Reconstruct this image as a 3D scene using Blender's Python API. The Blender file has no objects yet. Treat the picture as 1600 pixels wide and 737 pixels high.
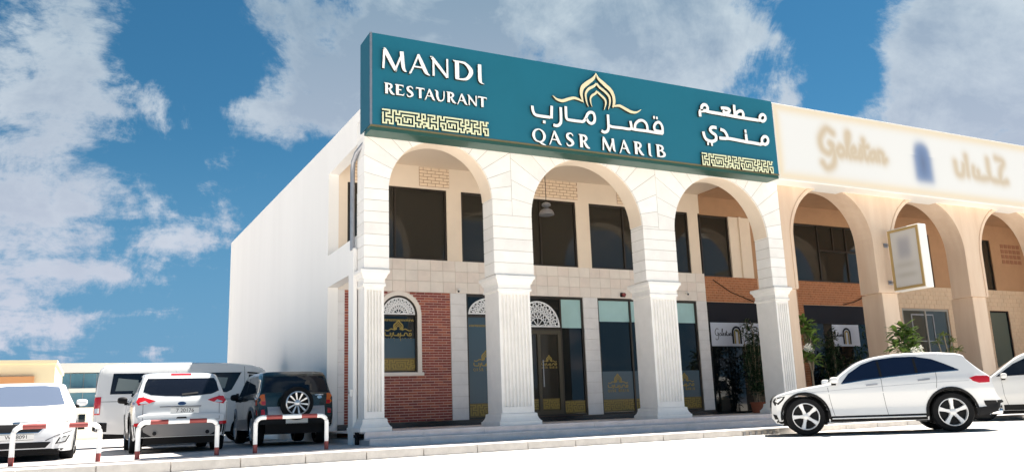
import bpy, bmesh, math, random
import numpy as np
from mathutils import Vector, Matrix
from mathutils.bvhtree import BVHTree
R = math.radians
random.seed(7)
rng = np.random.default_rng(5)
S = bpy.context.scene
COL = S.collection

# ------------------------------------------------------------------ camera
EYE = Vector((0, 0, 0.72))
CR = np.array([[0.89551641, -0.44360489, -0.03556766]])
_d1 = np.array([2640.0, 176.5, 1300.026]); _d1 /= np.linalg.norm(_d1)
_d2 = np.array([-660.0, 296.5, 1300.026]); _d2 /= np.linalg.norm(_d2)
_d3 = np.cross(_d1, _d2)
if _d3[1] > 0: _d3 = -_d3
RM = np.stack([_d1, _d2, _d3])                 # world = RM @ (right, down, forward)
cam = bpy.data.cameras.new('camera'); camo = bpy.data.objects.new('camera', cam); COL.objects.link(camo)
rt, up, bk = RM @ [1, 0, 0], RM @ [0, -1, 0], RM @ [0, 0, -1]
m = Matrix.Identity(4)
for i in range(3):
    m[i][0], m[i][1], m[i][2], m[i][3] = rt[i], up[i], bk[i], EYE[i]
camo.matrix_world = m
cam.sensor_width = 36; cam.lens = 1300.026 / 1600 * 36
cam.clip_start = 0.1; cam.clip_end = 4000
S.camera = camo

# ------------------------------------------------------------------ light
SUN = Vector((0.48, 0.117, 1.0)).normalized()
EL = math.asin(SUN.z); AZ = math.atan2(SUN.x, SUN.y)
sl = bpy.data.lights.new('sun', 'SUN'); sl.energy = 4.6; sl.angle = R(0.53); sl.color = (1.0, 0.94, 0.85)
so = bpy.data.objects.new('sun', sl); COL.objects.link(so)
so.rotation_euler = SUN.to_track_quat('Z', 'Y').to_euler(); so.location = (0, 0, 60)
S.view_settings.view_transform = 'Standard'; S.view_settings.look = 'None'
S.view_settings.exposure = 1.82; S.view_settings.gamma = 1.0; S.view_settings.use_curve_mapping = False
S.render.resolution_x = 1024; S.render.resolution_y = 471

def pixdir(x, y):                               # direction of a sky feature
    v = RM @ np.array([x - 800, y - 368.5, 1300.026]); return Vector(v / np.linalg.norm(v))

def world():
    w = bpy.data.worlds.new('World'); S.world = w; w.use_nodes = True
    nt = w.node_tree; N = nt.nodes; L = nt.links; N.clear()
    out = N.new('ShaderNodeOutputWorld'); bg = N.new('ShaderNodeBackground'); bg.inputs[1].default_value = 0.1
    L.new(bg.outputs[0], out.inputs[0])
    sky = N.new('ShaderNodeTexSky'); sky.sky_type = 'NISHITA'; sky.sun_disc = False
    sky.sun_elevation = EL; sky.sun_rotation = AZ; sky.dust_density = 0.1; sky.air_density = 1.0; sky.ozone_density = 3.5
    hsv = N.new('ShaderNodeHueSaturation'); hsv.inputs['Saturation'].default_value = 1.12; hsv.inputs['Value'].default_value = 0.222
    hsv.inputs['Hue'].default_value = 0.488
    tint = N.new('ShaderNodeMix'); tint.data_type = 'RGBA'; tint.blend_type = 'MULTIPLY'; tint.inputs['Factor'].default_value = 1.0
    tint.inputs['B'].default_value = (.74, .98, 1.08, 1); L.new(sky.outputs[0], tint.inputs['A']); L.new(tint.outputs['Result'], hsv.inputs['Color'])
    tc = N.new('ShaderNodeTexCoord')
    def math_(op, a, b=None, clamp=False):
        n = N.new('ShaderNodeMath'); n.operation = op; n.use_clamp = clamp
        for i, v in enumerate((a, b)):
            if v is None: continue
            if isinstance(v, (int, float)): n.inputs[i].default_value = v
            else: L.new(v, n.inputs[i])
        return n.outputs[0]
    def vmath(op, a, b):
        n = N.new('ShaderNodeVectorMath'); n.operation = op
        for i, v in enumerate((a, b)):
            if isinstance(v, (tuple, Vector)): n.inputs[i].default_value = v
            else: L.new(v, n.inputs[i])
        return n
    D = tc.outputs['Generated']
    sep = N.new('ShaderNodeSeparateXYZ'); L.new(D, sep.inputs[0])
    den = math_('ADD', math_('MAXIMUM', sep.outputs[2], 0.0), 0.22)
    cb = N.new('ShaderNodeCombineXYZ')
    L.new(math_('DIVIDE', sep.outputs[0], den), cb.inputs[0]); L.new(math_('DIVIDE', sep.outputs[1], den), cb.inputs[1])
    def noise(vec, sc, det, rough, dist=0.0, off=(0, 0, 0)):
        ad = vmath('ADD', vec, off)
        n = N.new('ShaderNodeTexNoise'); n.inputs['Scale'].default_value = sc; n.inputs['Detail'].default_value = det
        n.inputs['Roughness'].default_value = rough; n.inputs['Distortion'].default_value = dist
        L.new(ad.outputs[0], n.inputs['Vector']); return n.outputs['Fac']
    n1 = noise(cb.outputs[0], 3.4, 11, 0.60, 0.35, (3.1, 7.7, 0))
    n2 = noise(D, 8.0, 12, 0.72, 0.5, (1.3, 0.2, 5))
    # broad cloud masses and clearings of this sky (directions, spread, weight)
    blobs = [((20, 80), 7, .30), ((60, 290), 7, .24), ((10, 420), 6, .20), ((230, 190), 3.0, .12), ((190, 150), 3, .1), ((240, 375), 4, .16), ((60, 550), 4, .14), ((330, 500), 6, -.08), ((310, 290), 6, -.13), ((200, 330), 4, -.06),
             ((500, 120), 8, .30), ((620, 30), 8, .24), ((760, 60), 9, .32), ((950, 40), 10, .36), ((1130, 70), 9, .32), ((1420, 130), 8, .32), ((1560, 60), 9, .30), ((1590, 170), 6, .2),
             ((300, 40), 6, -.20), ((300, 120), 5, -.10), ((150, 470), 6, -.08), ((440, 290), 5, -.14), ((200, 250), 5, .06), ((300, 390), 5, .08), ((1330, 20), 4.5, -.34), ((1310, 90), 4, -.3), ((1330, 160), 3.5, -.26), ((355, 265), 2.2, .22), ((460, 180), 4, .08)]
    n4 = noise(D, 26.0, 8, 0.68, 0.3, (4.4, 1.7, 2))
    acc = math_('ADD', math_('ADD', math_('MULTIPLY', n1, 1.35), math_('MULTIPLY', n2, 1.5)), math_('MULTIPLY', n4, 0.42))
    for (px, py), sp, wt in blobs:
        d = vmath('DOT_PRODUCT', D, pixdir(px, py)).outputs['Value']
        c = math.cos(R(sp))
        t = math_('MULTIPLY', math_('SUBTRACT', d, c), 1.0 / (1 - c), )
        t = math_('MAXIMUM', t, 0.0)
        acc = math_('ADD', acc, math_('MULTIPLY', t, wt * 1.15))
    rmp = N.new('ShaderNodeMapRange'); rmp.interpolation_type = 'SMOOTHSTEP'
    rmp.inputs[1].default_value = 1.66; rmp.inputs[2].default_value = 2.02; L.new(acc, rmp.inputs[0])
    n3 = noise(D, 4.0, 6, 0.6, 0.6, (9, 2, 1))
    cr = N.new('ShaderNodeValToRGB'); cr.color_ramp.elements[0].position = 0.38; cr.color_ramp.elements[1].position = 0.60
    cr.color_ramp.elements[0].color = (.55, .92, 1.25, 1); cr.color_ramp.elements[1].color = (1.65, 1.98, 2.12, 1)
    thick = N.new('ShaderNodeMapRange'); thick.inputs[1].default_value = 1.85; thick.inputs[2].default_value = 2.55; L.new(acc, thick.inputs[0])
    L.new(math_('SUBTRACT', math_('ADD', n3, 0.08), math_('MULTIPLY', thick.outputs[0], 0.22)), cr.inputs[0])
    low = N.new('ShaderNodeMapRange'); low.inputs[1].default_value = 0.55; low.inputs[2].default_value = 0.05; L.new(sep.outputs[2], low.inputs[0])
    pk = N.new('ShaderNodeMix'); pk.data_type = 'RGBA'; L.new(low.outputs[0], pk.inputs['Factor'])
    L.new(cr.outputs[0], pk.inputs['A']); pk.inputs['B'].default_value = (1.9, 1.95, 2.25, 1)
    hz = N.new('ShaderNodeMapRange'); hz.interpolation_type = 'SMOOTHSTEP'; hz.inputs[1].default_value = 0.34; hz.inputs[2].default_value = 0.0; hz.inputs[4].default_value = 0.9; L.new(sep.outputs[2], hz.inputs[0])
    hm = N.new('ShaderNodeMix'); hm.data_type = 'RGBA'; L.new(hz.outputs[0], hm.inputs['Factor']); L.new(hsv.outputs[0], hm.inputs['A']); hm.inputs['B'].default_value = (.42, .95, 1.62, 1)
    mx = N.new('ShaderNodeMix'); mx.data_type = 'RGBA'
    L.new(math_('MULTIPLY', rmp.outputs[0], 0.93), mx.inputs['Factor']); L.new(hm.outputs['Result'], mx.inputs['A']); L.new(pk.outputs['Result'], mx.inputs['B'])
    L.new(mx.outputs['Result'], bg.inputs[0])
world()

# ------------------------------------------------------------------ materials
def mat(name, col, rough=0.6, var=0.0, scale=6.0, bump=0.0, bscale=60.0, metal=0.0, spec=0.5, coat=0.0, col2=None, emit=None, space='Position', streak=False, trans=0.0):
    if name in bpy.data.materials: return bpy.data.materials[name]
    mt = bpy.data.materials.new(name); mt.use_nodes = True
    nt = mt.node_tree; N = nt.nodes; L = nt.links; b = N['Principled BSDF']
    b.inputs['Base Color'].default_value = (*col, 1); b.inputs['Roughness'].default_value = rough
    b.inputs['Metallic'].default_value = metal; b.inputs['Specular IOR Level'].default_value = spec
    if coat: b.inputs['Coat Weight'].default_value = coat; b.inputs['Coat Roughness'].default_value = 0.04
    if trans: b.inputs['Transmission Weight'].default_value = trans
    if var or bump:
        g = N.new('ShaderNodeNewGeometry') if space == 'Position' else N.new('ShaderNodeTexCoord')
        vec = g.outputs['Position'] if space == 'Position' else g.outputs['Object']
    if var:
        if streak:
            mp = N.new('ShaderNodeMapping'); mp.inputs['Scale'].default_value = (1, 1, 0.12); L.new(vec, mp.inputs['Vector']); v2 = mp.outputs[0]
        else: v2 = vec
        n = N.new('ShaderNodeTexNoise'); n.inputs['Scale'].default_value = scale; n.inputs['Detail'].default_value = 7; n.inputs['Roughness'].default_value = 0.65
        L.new(v2, n.inputs['Vector'])
        r = N.new('ShaderNodeValToRGB'); r.color_ramp.elements[0].position = 0.3; r.color_ramp.elements[1].position = 0.72
        c2 = col2 or tuple(max(0, c * (1 - var)) for c in col)
        c1 = col if col2 else tuple(min(1, c * (1 + var * 0.5)) for c in col)
        r.color_ramp.elements[0].color = (*c2, 1); r.color_ramp.elements[1].color = (*c1, 1)
        L.new(n.outputs['Fac'], r.inputs[0]); L.new(r.outputs[0], b.inputs['Base Color'])
    if bump:
        n = N.new('ShaderNodeTexNoise'); n.inputs['Scale'].default_value = bscale; n.inputs['Detail'].default_value = 4; L.new(vec, n.inputs['Vector'])
        bp = N.new('ShaderNodeBump'); bp.inputs['Strength'].default_value = bump; bp.inputs['Distance'].default_value = 0.01
        L.new(n.outputs['Fac'], bp.inputs['Height']); L.new(bp.outputs[0], b.inputs['Normal'])
    if emit: b.inputs['Emission Color'].default_value = (*emit[:3], 1); b.inputs['Emission Strength'].default_value = emit[3]
    return mt

M = {}
M['stone_b'] = mat('stone_b', (.845, .82, .785), .65, .09, 2.5, .12, 40)
M['stone_c'] = mat('stone_c', (.88, .86, .83), .65, .06, 3.5, .12, 40)
M['white_stone'] = mat('white_stone', (.86, .835, .80), .65, .07, 3, .12, 40)
M['grout'] = mat('grout', (.50, .46, .42), .9)
M['white_paint'] = mat('white_paint', (.90, .88, .85), .6, .05, .8, .08, 25, streak=True)
M['plaster_warm'] = mat('plaster_warm', (.79, .67, .54), .75, .05, 2, .08, 30)
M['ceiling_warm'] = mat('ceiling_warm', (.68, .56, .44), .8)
M['tile'] = mat('tile', (.82, .74, .66), .45, .10, 2.5)
M['tile_b'] = mat('tile_b', (.80, .70, .62), .45, .10, 3.5)
M['slab'] = mat('slab', (.80, .77, .75), .45, .12, 2.2)
M['step_stone'] = mat('step_stone', (.87, .765, .725), .5, .16, 3.0, .1, 50)
M['step_edge'] = mat('step_edge', (.52, .49, .49), .5, .12, 4.0)
M['black_granite'] = mat('black_granite', (.02, .02, .022), .25, .3, 40)
M['brick_a'] = mat('brick_a', (.30, .068, .05), .8, .25, 14, .2, 90)
M['brick_b'] = mat('brick_b', (.24, .055, .045), .8, .25, 14, .2, 90)
M['brick_c'] = mat('brick_c', (.42, .125, .075), .8, .2, 14, .2, 90)
M['mortar'] = mat('mortar', (.72, .52, .45), .9, .1, 20)
M['orange_brick'] = mat('orange_brick', (.42, .17, .075), .8, .25, 9, .2, 60)
M['orange_mortar'] = mat('orange_mortar', (.60, .38, .25), .9)
M['cream_brick'] = mat('cream_brick', (.80, .64, .47), .7, .08, 6)
M['brown_joint'] = mat('brown_joint', (.30, .14, .08), .9)
M['beige'] = mat('beige', (.73, .585, .455), .8, .16, 1.6, .15, 18, col2=(.60, .44, .32), streak=True)
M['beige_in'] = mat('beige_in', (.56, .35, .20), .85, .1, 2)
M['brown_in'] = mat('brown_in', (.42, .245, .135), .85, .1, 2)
M['beige_tile'] = mat('beige_tile', (.66, .50, .35), .6, .12, 3)
M['beige_joint'] = mat('beige_joint', (.45, .32, .21), .9)
M['teal'] = mat('teal', (.010, .135, .20), .42, .05, .8)
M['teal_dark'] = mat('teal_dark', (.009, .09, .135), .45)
M['green_lip'] = mat('green_lip', (.02, .075, .06), .4)
M['brass_lip'] = mat('brass_lip', (.28, .22, .11), .4, metal=.6)
M['letter_white'] = mat('letter_white', (.90, .90, .88), .4)
M['letter_side'] = mat('letter_side', (.02, .025, .02), .6)
M['gold_face'] = mat('gold_face', (.80, .72, .47), .42)
M['key_face'] = mat('key_face', (.74, .76, .50), .45)
M['gold_print'] = mat('gold_print', (.30, .21, .035), .45)
M['gold_band'] = mat('gold_band', (.17, .115, .02), .4, .25, 30)
M['bronze'] = mat('bronze', (.035, .027, .02), .35, metal=.3)
M['glass'] = mat('glass', (.008, .010, .010), .03, spec=.5)
M['glass_warm'] = mat('glass_warm', (.030, .027, .021), .04, spec=.5)
M['film_blue'] = mat('film_blue', (.035, .075, .105), .3)
M['film_aqua'] = mat('film_aqua', (.42, .62, .60), .12, .12, 1.2)
M['lattice'] = mat('lattice', (.82, .82, .82), .5)
M['lattice_back'] = mat('lattice_back', (.03, .04, .055), .2)
M['galv'] = mat('galv', (.36, .37, .40), .4, .15, 8, metal=.7)
M['road'] = mat('road', (.58, .55, .51), .85, .10, .5, .25, 30)
M['sand'] = mat('sand', (.58, .54, .48), .9, .12, .15)
M['kerb'] = mat('kerb', (.60, .57, .54), .8, .2, 4, .3, 40)
M['pavement'] = mat('pavement', (.58, .56, .55), .8, .1, 1.5, .2, 40)
M['pavers'] = mat('pavers', (.46, .43, .42), .85, .22, 1.1, .25, 30)
M['rail_white'] = mat('rail_white', (.86, .86, .84), .5, .06, 9)
M['rail_red'] = mat('rail_red', (.26, .05, .045), .55, .15, 9)
M['sign_white'] = mat('sign_white', (.82, .81, .78), .5)
M['black'] = mat('black', (.009, .009, .010), .6, spec=.2)
M['rubber'] = mat('rubber', (.010, .010, .011), .8, spec=.2)
M['navy'] = mat('navy', (.006, .007, .014), .5, spec=.2)
M['terracotta'] = mat('terracotta', (.33, .10, .05), .8, .15, 9)
M['poster'] = mat('poster', (.55, .58, .66), .3)

# ------------------------------------------------------------------ object helpers
WP = {}
def new_mesh(name, v, f, smooth=False):
    me = bpy.data.meshes.new(name); me.from_pydata([tuple(map(float, p)) for p in v], [], f); me.update()
    if smooth: me.polygons.foreach_set('use_smooth', [True] * len(me.polygons))
    return me
def link(name, data, parent=None, mats=(), loc=None):
    o = bpy.data.objects.new(name, data); COL.objects.link(o)
    if data is not None and mats:
        if len(data.materials) == 0:
            for q in (mats if isinstance(mats, (list, tuple)) else [mats]): data.materials.append(q)
    if parent is not None:
        o.parent = parent
        if parent.name in WP:             # parts written in world coordinates under an Empty
            o.matrix_parent_inverse = Matrix.Translation(-Vector(WP[parent.name]))
    if loc is not None: o.location = loc
    return o
def tag(o, label, cat, group=None):
    o['label'] = label; o['category'] = cat
    if group: o['group'] = group
    return o
def thing(name, label, cat, loc=(0, 0, 0), rz=0.0, group=None, worldparts=False):
    o = bpy.data.objects.new(name, None); COL.objects.link(o); o.location = loc; o.rotation_euler = (0, 0, rz)
    o.empty_display_size = 0.2
    if worldparts: WP[o.name] = loc
    return tag(o, label, cat, group)
def struct(o): o['kind'] = 'structure'; return o

class MB:
    def __init__(s): s.v = []; s.f = []; s.mi = []
    def add(s, v, f, mi=0):
        n = len(s.v); s.v += [tuple(p) for p in v]; s.f += [tuple(i + n for i in q) for q in f]; s.mi += [mi] * len(f); return s
    def box(s, x0, x1, y0, y1, z0, z1, mi=0):
        return s.add([(x0, y0, z0), (x1, y0, z0), (x1, y1, z0), (x0, y1, z0), (x0, y0, z1), (x1, y0, z1), (x1, y1, z1), (x0, y1, z1)],
                     [(3, 2, 1, 0), (4, 5, 6, 7), (0, 1, 5, 4), (1, 2, 6, 5), (2, 3, 7, 6), (3, 0, 4, 7)], mi)
    def rings(s, rings, mi=0, caps=True, closed=True):
        n = len(rings[0]); v = [p for r in rings for p in r]; f = []
        for i in range(len(rings) - 1):
            for j in range(n if closed else n - 1):
                k = (j + 1) % n
                f.append((i * n + j, i * n + k, (i + 1) * n + k, (i + 1) * n + j))
        if caps: f.append(tuple(range(n - 1, -1, -1))); f.append(tuple((len(rings) - 1) * n + j for j in range(n)))
        return s.add(v, f, mi)
    def tube(s, pts, r, n=10, mi=0, rr=None):
        P = [Vector(p) for p in pts]; rings = []
        for i, p in enumerate(P):
            t = (P[min(i + 1, len(P) - 1)] - P[max(i - 1, 0)]).normalized()
            a = t.cross(Vector((0, 0, 1))) if abs(t.z) < .95 else t.cross(Vector((0, 1, 0)))
            a.normalize(); b = t.cross(a); q = rr[i] if rr else r
            rings.append([p + a * math.cos(2 * math.pi * k / n) * q + b * math.sin(2 * math.pi * k / n) * q for k in range(n)])
        return s.rings(rings, mi)
    def prism(s, pts, y0, y1, mi=0, side=None):      # polygon in XZ extruded along Y (front at y0)
        n = len(pts); v = [(x, y0, z) for x, z in pts] + [(x, y1, z) for x, z in pts]
        s.add(v, [tuple(range(n)), tuple(range(2 * n - 1, n - 1, -1))], mi)
        return s.add(v, [(i, i + n, (i + 1) % n + n, (i + 1) % n) for i in range(n)], mi if side is None else side)
    def obj(s, name, mats, parent=None, smooth=False, bevel=0.0, loc=None, recalc=True, sharp=40):
        me = new_mesh(name, s.v, s.f)
        if any(s.mi): me.polygons.foreach_set('material_index', s.mi)
        if recalc or bevel:
            bm = bmesh.new(); bm.from_mesh(me)
            if recalc: bmesh.ops.recalc_face_normals(bm, faces=bm.faces[:])
            if bevel: bmesh.ops.bevel(bm, geom=[e for e in bm.edges if len(e.link_faces) == 2 and e.calc_face_angle(0) > .5], offset=bevel, segments=1, affect='EDGES', profile=.5)
            bm.to_mesh(me); bm.free()
        if smooth:
            me.polygons.foreach_set('use_smooth', [True] * len(me.polygons)); me.set_sharp_from_angle(angle=R(sharp))
        return link(name, me, parent, mats, loc)
def piece(name, sx, sy, sz, mats, cache={}):
    """a shared box mesh, origin at its centre"""
    key = (name, round(sx, 4), round(sy, 4), round(sz, 4), mats.name)
    if key not in cache:
        b = MB().box(-sx / 2, sx / 2, -sy / 2, sy / 2, -sz / 2, sz / 2); me = new_mesh(name, b.v, b.f); me.materials.append(mats); cache[key] = me
    return cache[key]
def rect_loft(mb, xl, xr, yf, yb, prof, mi=0):
    mb.rings([[(xl - o, yf - o, z), (xr + o, yf - o, z), (xr + o, yb + o, z), (xl - o, yb + o, z)] for z, o in prof], mi)
def crom(pts, n=6, closed=False):
    P = [np.array(p, float) for p in pts]; out = []; L = len(P)
    for i in range(L if closed else L - 1):
        if closed: a, b, c, d = P[i - 1], P[i], P[(i + 1) % L], P[(i + 2) % L]
        else: a, b, c, d = P[max(i - 1, 0)], P[i], P[i + 1], P[min(i + 2, L - 1)]
        for k in range(n):
            t = k / n; out.append(.5 * ((2 * b) + (c - a) * t + (2 * a - 5 * b + 4 * c - d) * t * t + (3 * b - a - 3 * c + d) * t ** 3))
    if not closed: out.append(P[-1])
    return out
def ribbon(pts, closed=False, n=6, smooth=True):
    """pts (x, z, width): outline polygon(s) of a pen stroke; quads as list of 4-point polygons"""
    Q = crom(pts, n, closed) if smooth and len(pts) > 2 else [np.array(p, float) for p in pts]
    L = len(Q); le = []; ri = []
    for i in range(L):
        a, b = (Q[i - 1], Q[(i + 1) % L]) if closed else (Q[max(i - 1, 0)], Q[min(i + 1, L - 1)])
        t = (b - a)[:2]; t = t / (np.linalg.norm(t) + 1e-9); nn = np.array([-t[1], t[0]])
        le.append(Q[i][:2] + nn * Q[i][2] / 2); ri.append(Q[i][:2] - nn * Q[i][2] / 2)
    return le, ri
def stroke3d(mb, pts, yf, yb, closed=False, n=6, smooth=True, lift=0.0):
    le, ri = ribbon(pts, closed, n, smooth); L = len(le); v = []
    yf = yf - lift
    for a, b in zip(le, ri): v += [(a[0], yf, a[1]), (b[0], yf, b[1]), (b[0], yb, b[1]), (a[0], yb, a[1])]
    ff = []; fs = []
    for i in range(L if closed else L - 1):
        k = (i + 1) % L; A = 4 * i; B = 4 * k
        ff.append((A, A + 1, B + 1, B)); fs += [(A + 1, A + 2, B + 2, B + 1), (A + 3, A, B, B + 3)]
    if not closed: fs += [(0, 3, 2, 1), (4 * L - 4, 4 * L - 3, 4 * L - 2, 4 * L - 1)]
    mb.add(v, ff, 0); mb.add(v, fs, 1)
def textmesh(txt, size=1.0):
    c = bpy.data.curves.new('txt', 'FONT'); c.body = txt; c.size = size; c.align_x = 'CENTER'; c.align_y = 'CENTER'; c.resolution_u = 3
    o = bpy.data.objects.new('txt', c); COL.objects.link(o)
    me = bpy.data.meshes.new_from_object(o.evaluated_get(bpy.context.evaluated_depsgraph_get()))
    bpy.data.objects.remove(o); bpy.data.curves.remove(c); return me

# ------------------------------------------------------------------ ground
RS = 0.003
def road_z(x): return RS * (x - 4)
def sheet(name, x0, x1, y0, y1, zf, mt, nx=1, ny=1):
    v = []; f = []
    for j in range(ny + 1):
        for i in range(nx + 1):
            x = x0 + (x1 - x0) * i / nx; v.append((x, y0 + (y1 - y0) * j / ny, zf(x)))
    for j in range(ny):
        for i in range(nx):
            a = j * (nx + 1) + i; f.append((a, a + 1, a + nx + 2, a + nx + 1))
    return struct(link(name, new_mesh(name, v, f), None, mt))
sheet('ground', -900, 900, -400, 1500, lambda x: -0.35, M['sand'])
sheet('road', -40, 40, -14, 14.06, road_z, M['road'])
PK = 0.16
o = MB().box(-40, 4.86, 15.0, 40, -.3, PK).obj('parking_area', M['pavers']); struct(o)
pv = MB().box(-40, 40, 14.24, 15.0, -.3, .14); pv.box(4.86, 40, 15.0, 15.97, -.3, .139)
pav = struct(pv.obj('pavement', M['pavement']))
kb = struct(MB().box(-40, 40, 14.075, 14.235, -.3, .10).obj('kerb', M['grout']))
# kerb stones, each its own piece; one stone is left out for the storm drain
x = -6.0; i = 0
while x < 34:
    ln = 1.02
    if not (12.55 < x + ln / 2 < 13.35):
        s = link('kerb_stone', piece('kerb_stone', ln - .018, .21, .30, M['kerb']), kb, loc=(x + ln / 2, 14.145, .0 + random.uniform(-.003, .003)))
        s.rotation_euler = (0, random.uniform(-.002, .002), random.uniform(-.004, .004))
    else:
        dx = x + ln / 2
        g = thing('storm_drain', 'dark storm drain grate set in the kerb by the front wheel', 'drain', (dx, 14.1, 0), worldparts=True)
        MB().box(dx - .5, dx + .5, 14.10, 14.24, -.28, .10).obj('drain_box', M['black'], g)
        for k in range(6):
            MB().box(dx - .45 + k * .165, dx - .40 + k * .165, 14.05, 14.09, -.02, .11).obj('grate_bar', M['galv'], g)
        MB().box(dx - .5, dx + .5, 14.045, 14.24, .112, .148).obj('drain_lid', M['kerb'], g)
    x += ln; i += 1

# ------------------------------------------------------------------ restaurant building
FZ = 0.41                       # arcade floor
YF, YB, YU, YW = 16.5, 17.28, 17.03, 19.5  # arcade front, arcade pier back, inner wall
bld = thing('restaurant_building', 'white two storey restaurant building with arcade of fluted columns', 'building', (10.6, 16.5, 0), worldparts=True)
nb = thing('neighbouring_building', 'beige two storey arcade building with stained plaster and orange brick bands', 'building', (22.5, 16.5, 0), worldparts=True)

ARCH = [(5.42, 7.86, 6.64), (8.85, 11.96, 6.62), (12.93, 16.04, 6.56)]
NARCH = [(16.94, 20.03, 6.62), (20.90, 24.09, 6.62), (24.93, 28.10, 6.60), (28.95, 32.1, 6.60)]
def arch_outline(x0, x1, arches, zb, zt):
    P = [(x0, zb)]
    for a, b, zp in arches:
        c = (a + b) / 2; r = (b - a) / 2; zs = zp - r
        P.append((a, zb)); n = 28
        for k in range(n + 1):
            t = math.pi - math.pi * k / n; P.append((c + r * math.cos(t), zs + r * math.sin(t)))
        P.append((b, zb))
    P += [(x1, zb), (x1, zt), (x0, zt)]
    return P
def concave_prism(name, P, y0, y1, mt, parent):
    bm = bmesh.new(); vs = [bm.verts.new((x, y0, z)) for x, z in P]; f = bm.faces.new(vs)
    r = bmesh.ops.extrude_face_region(bm, geom=[f]); nv = [g for g in r['geom'] if isinstance(g, bmesh.types.BMVert)]
    bmesh.ops.translate(bm, verts=nv, vec=(0, y1 - y0, 0)); bmesh.ops.triangulate(bm, faces=[q for q in bm.faces if len(q.verts) > 4])
    bmesh.ops.recalc_face_normals(bm, faces=bm.faces[:])
    me = bpy.data.meshes.new(name); bm.to_mesh(me); bm.free(); return link(name, me, parent, mt)
core = [(a - .013, b + .013, z + .013) for a, b, z in ARCH]
fac = concave_prism('facade_wall', arch_outline(4.893, 16.55, core, 3.70, 7.25), YF + .013, YU - .013, M['grout'], bld)
# stone courses of the piers, and wedge blocks round each arch
def clip(poly, a, b, c):        # keep a*x+b*z<=c
    out = []
    for i in range(len(poly)):
        p, q = poly[i], poly[(i + 1) % len(poly)]
        dp, dq = a * p[0] + b * p[1] - c, a * q[0] + b * q[1] - c
        if dp <= 0: out.append(p)
        if (dp < 0 < dq) or (dq < 0 < dp):
            t = dp / (dp - dq); out.append((p[0] + (q[0] - p[0]) * t, p[1] + (q[1] - p[1]) * t))
    return out
ZT = 7.0; J = .006; SV = [M['white_stone'], M['stone_b'], M['stone_c'], M['white_stone']]
piers = [(4.88, 5.42, None, 0), (7.86, 8.85, 0, 1), (11.96, 12.93, 1, 2), (16.04, 16.55, 2, None)]
for (xl, xr, la, ra) in piers:
    zs = min(ARCH[k][2] - (ARCH[k][1] - ARCH[k][0]) / 2 for k in (la, ra) if k is not None)
    n = round((zs - 3.70) / .25); h = (zs - 3.70) / n
    for k in range(n):
        me = piece('stone_block', xr - xl, YU - YF, h - 2 * J, SV[(k * 3 + int(xl)) % 4])
        link('stone_block', me, fac, loc=((xl + xr) / 2, (YF + YU) / 2 + random.uniform(-.0015, .0015), 3.70 + h * (k + .5)))
for ai, (a, b, zp) in enumerate(ARCH):
    c = (a + b) / 2; r = (b - a) / 2; zs = zp - r
    xl = 4.88 if ai == 0 else (ARCH[ai - 1][1] + a) / 2; xr = 16.55 if ai == 2 else (ARCH[ai + 1][0] + b) / 2
    zlow = min(ARCH[k][2] - (ARCH[k][1] - ARCH[k][0]) / 2 for k in range(max(0, ai - 1), ai + 1))
    n = 16; BIG = 6
    for k in range(n):
        t0 = math.pi * k / n; t1 = math.pi * (k + 1) / n
        g = J / r
        arc = [(c + r * math.cos(t), zs + r * math.sin(t)) for t in np.linspace(t0 + g, t1 - g, 4)]
        off = J
        poly = arc + [(arc[-1][0] + BIG * math.cos((t1)), arc[-1][1] + BIG * math.sin(t1)), (arc[0][0] + BIG * math.cos(t0), arc[0][1] + BIG * math.sin(t0))]
        poly = clip(poly, -1, 0, -(xl + J)); poly = clip(poly, 1, 0, xr - J); poly = clip(poly, 0, 1, ZT)
        if len(poly) < 3: continue
        b_ = MB().prism(poly, YF + random.uniform(-.0015, .0015), YU)
        b_.obj('arch_stone', SV[(k * 5 + ai) % 4], fac)
    # plastered lining of the arch soffit
    lin = MB(); ts = np.linspace(0.02, math.pi - .02, 30)
    lin.rings([[(c + q * math.cos(t), y, zs + q * math.sin(t)) for q, y in ((r - .002, YF + .045), (r - .012, YF + .05), (r - .012, YU + .004), (r + .01, YU + .004))] for t in ts])
    lin.obj('arch_soffit', M['plaster_warm'], fac, smooth=True)
# gaps left between spring lines of unequal arches are filled by short course blocks
for (xl, xr, la, ra) in piers:
    sp = [ARCH[k][2] - (ARCH[k][1] - ARCH[k][0]) / 2 if k is not None else None for k in (la, ra)]
    vals = [s for s in sp if s is not None]
    zmin = min(vals); mid = (xl + xr) / 2
    for s_, x0, x1 in ((sp[0], xl, mid), (sp[1], mid, xr)):
        if s_ is not None and s_ - zmin > .05:
            n = max(1, round((s_ - zmin) / .25)); h = (s_ - zmin) / n
            for k in range(n):
                link('stone_block', piece('stone_block', x1 - x0 - .004, YU - YF, h - 2 * J, M['white_stone']), fac, loc=((x0 + x1) / 2, (YF + YU) / 2, zmin + h * (k + .5)))

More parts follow.
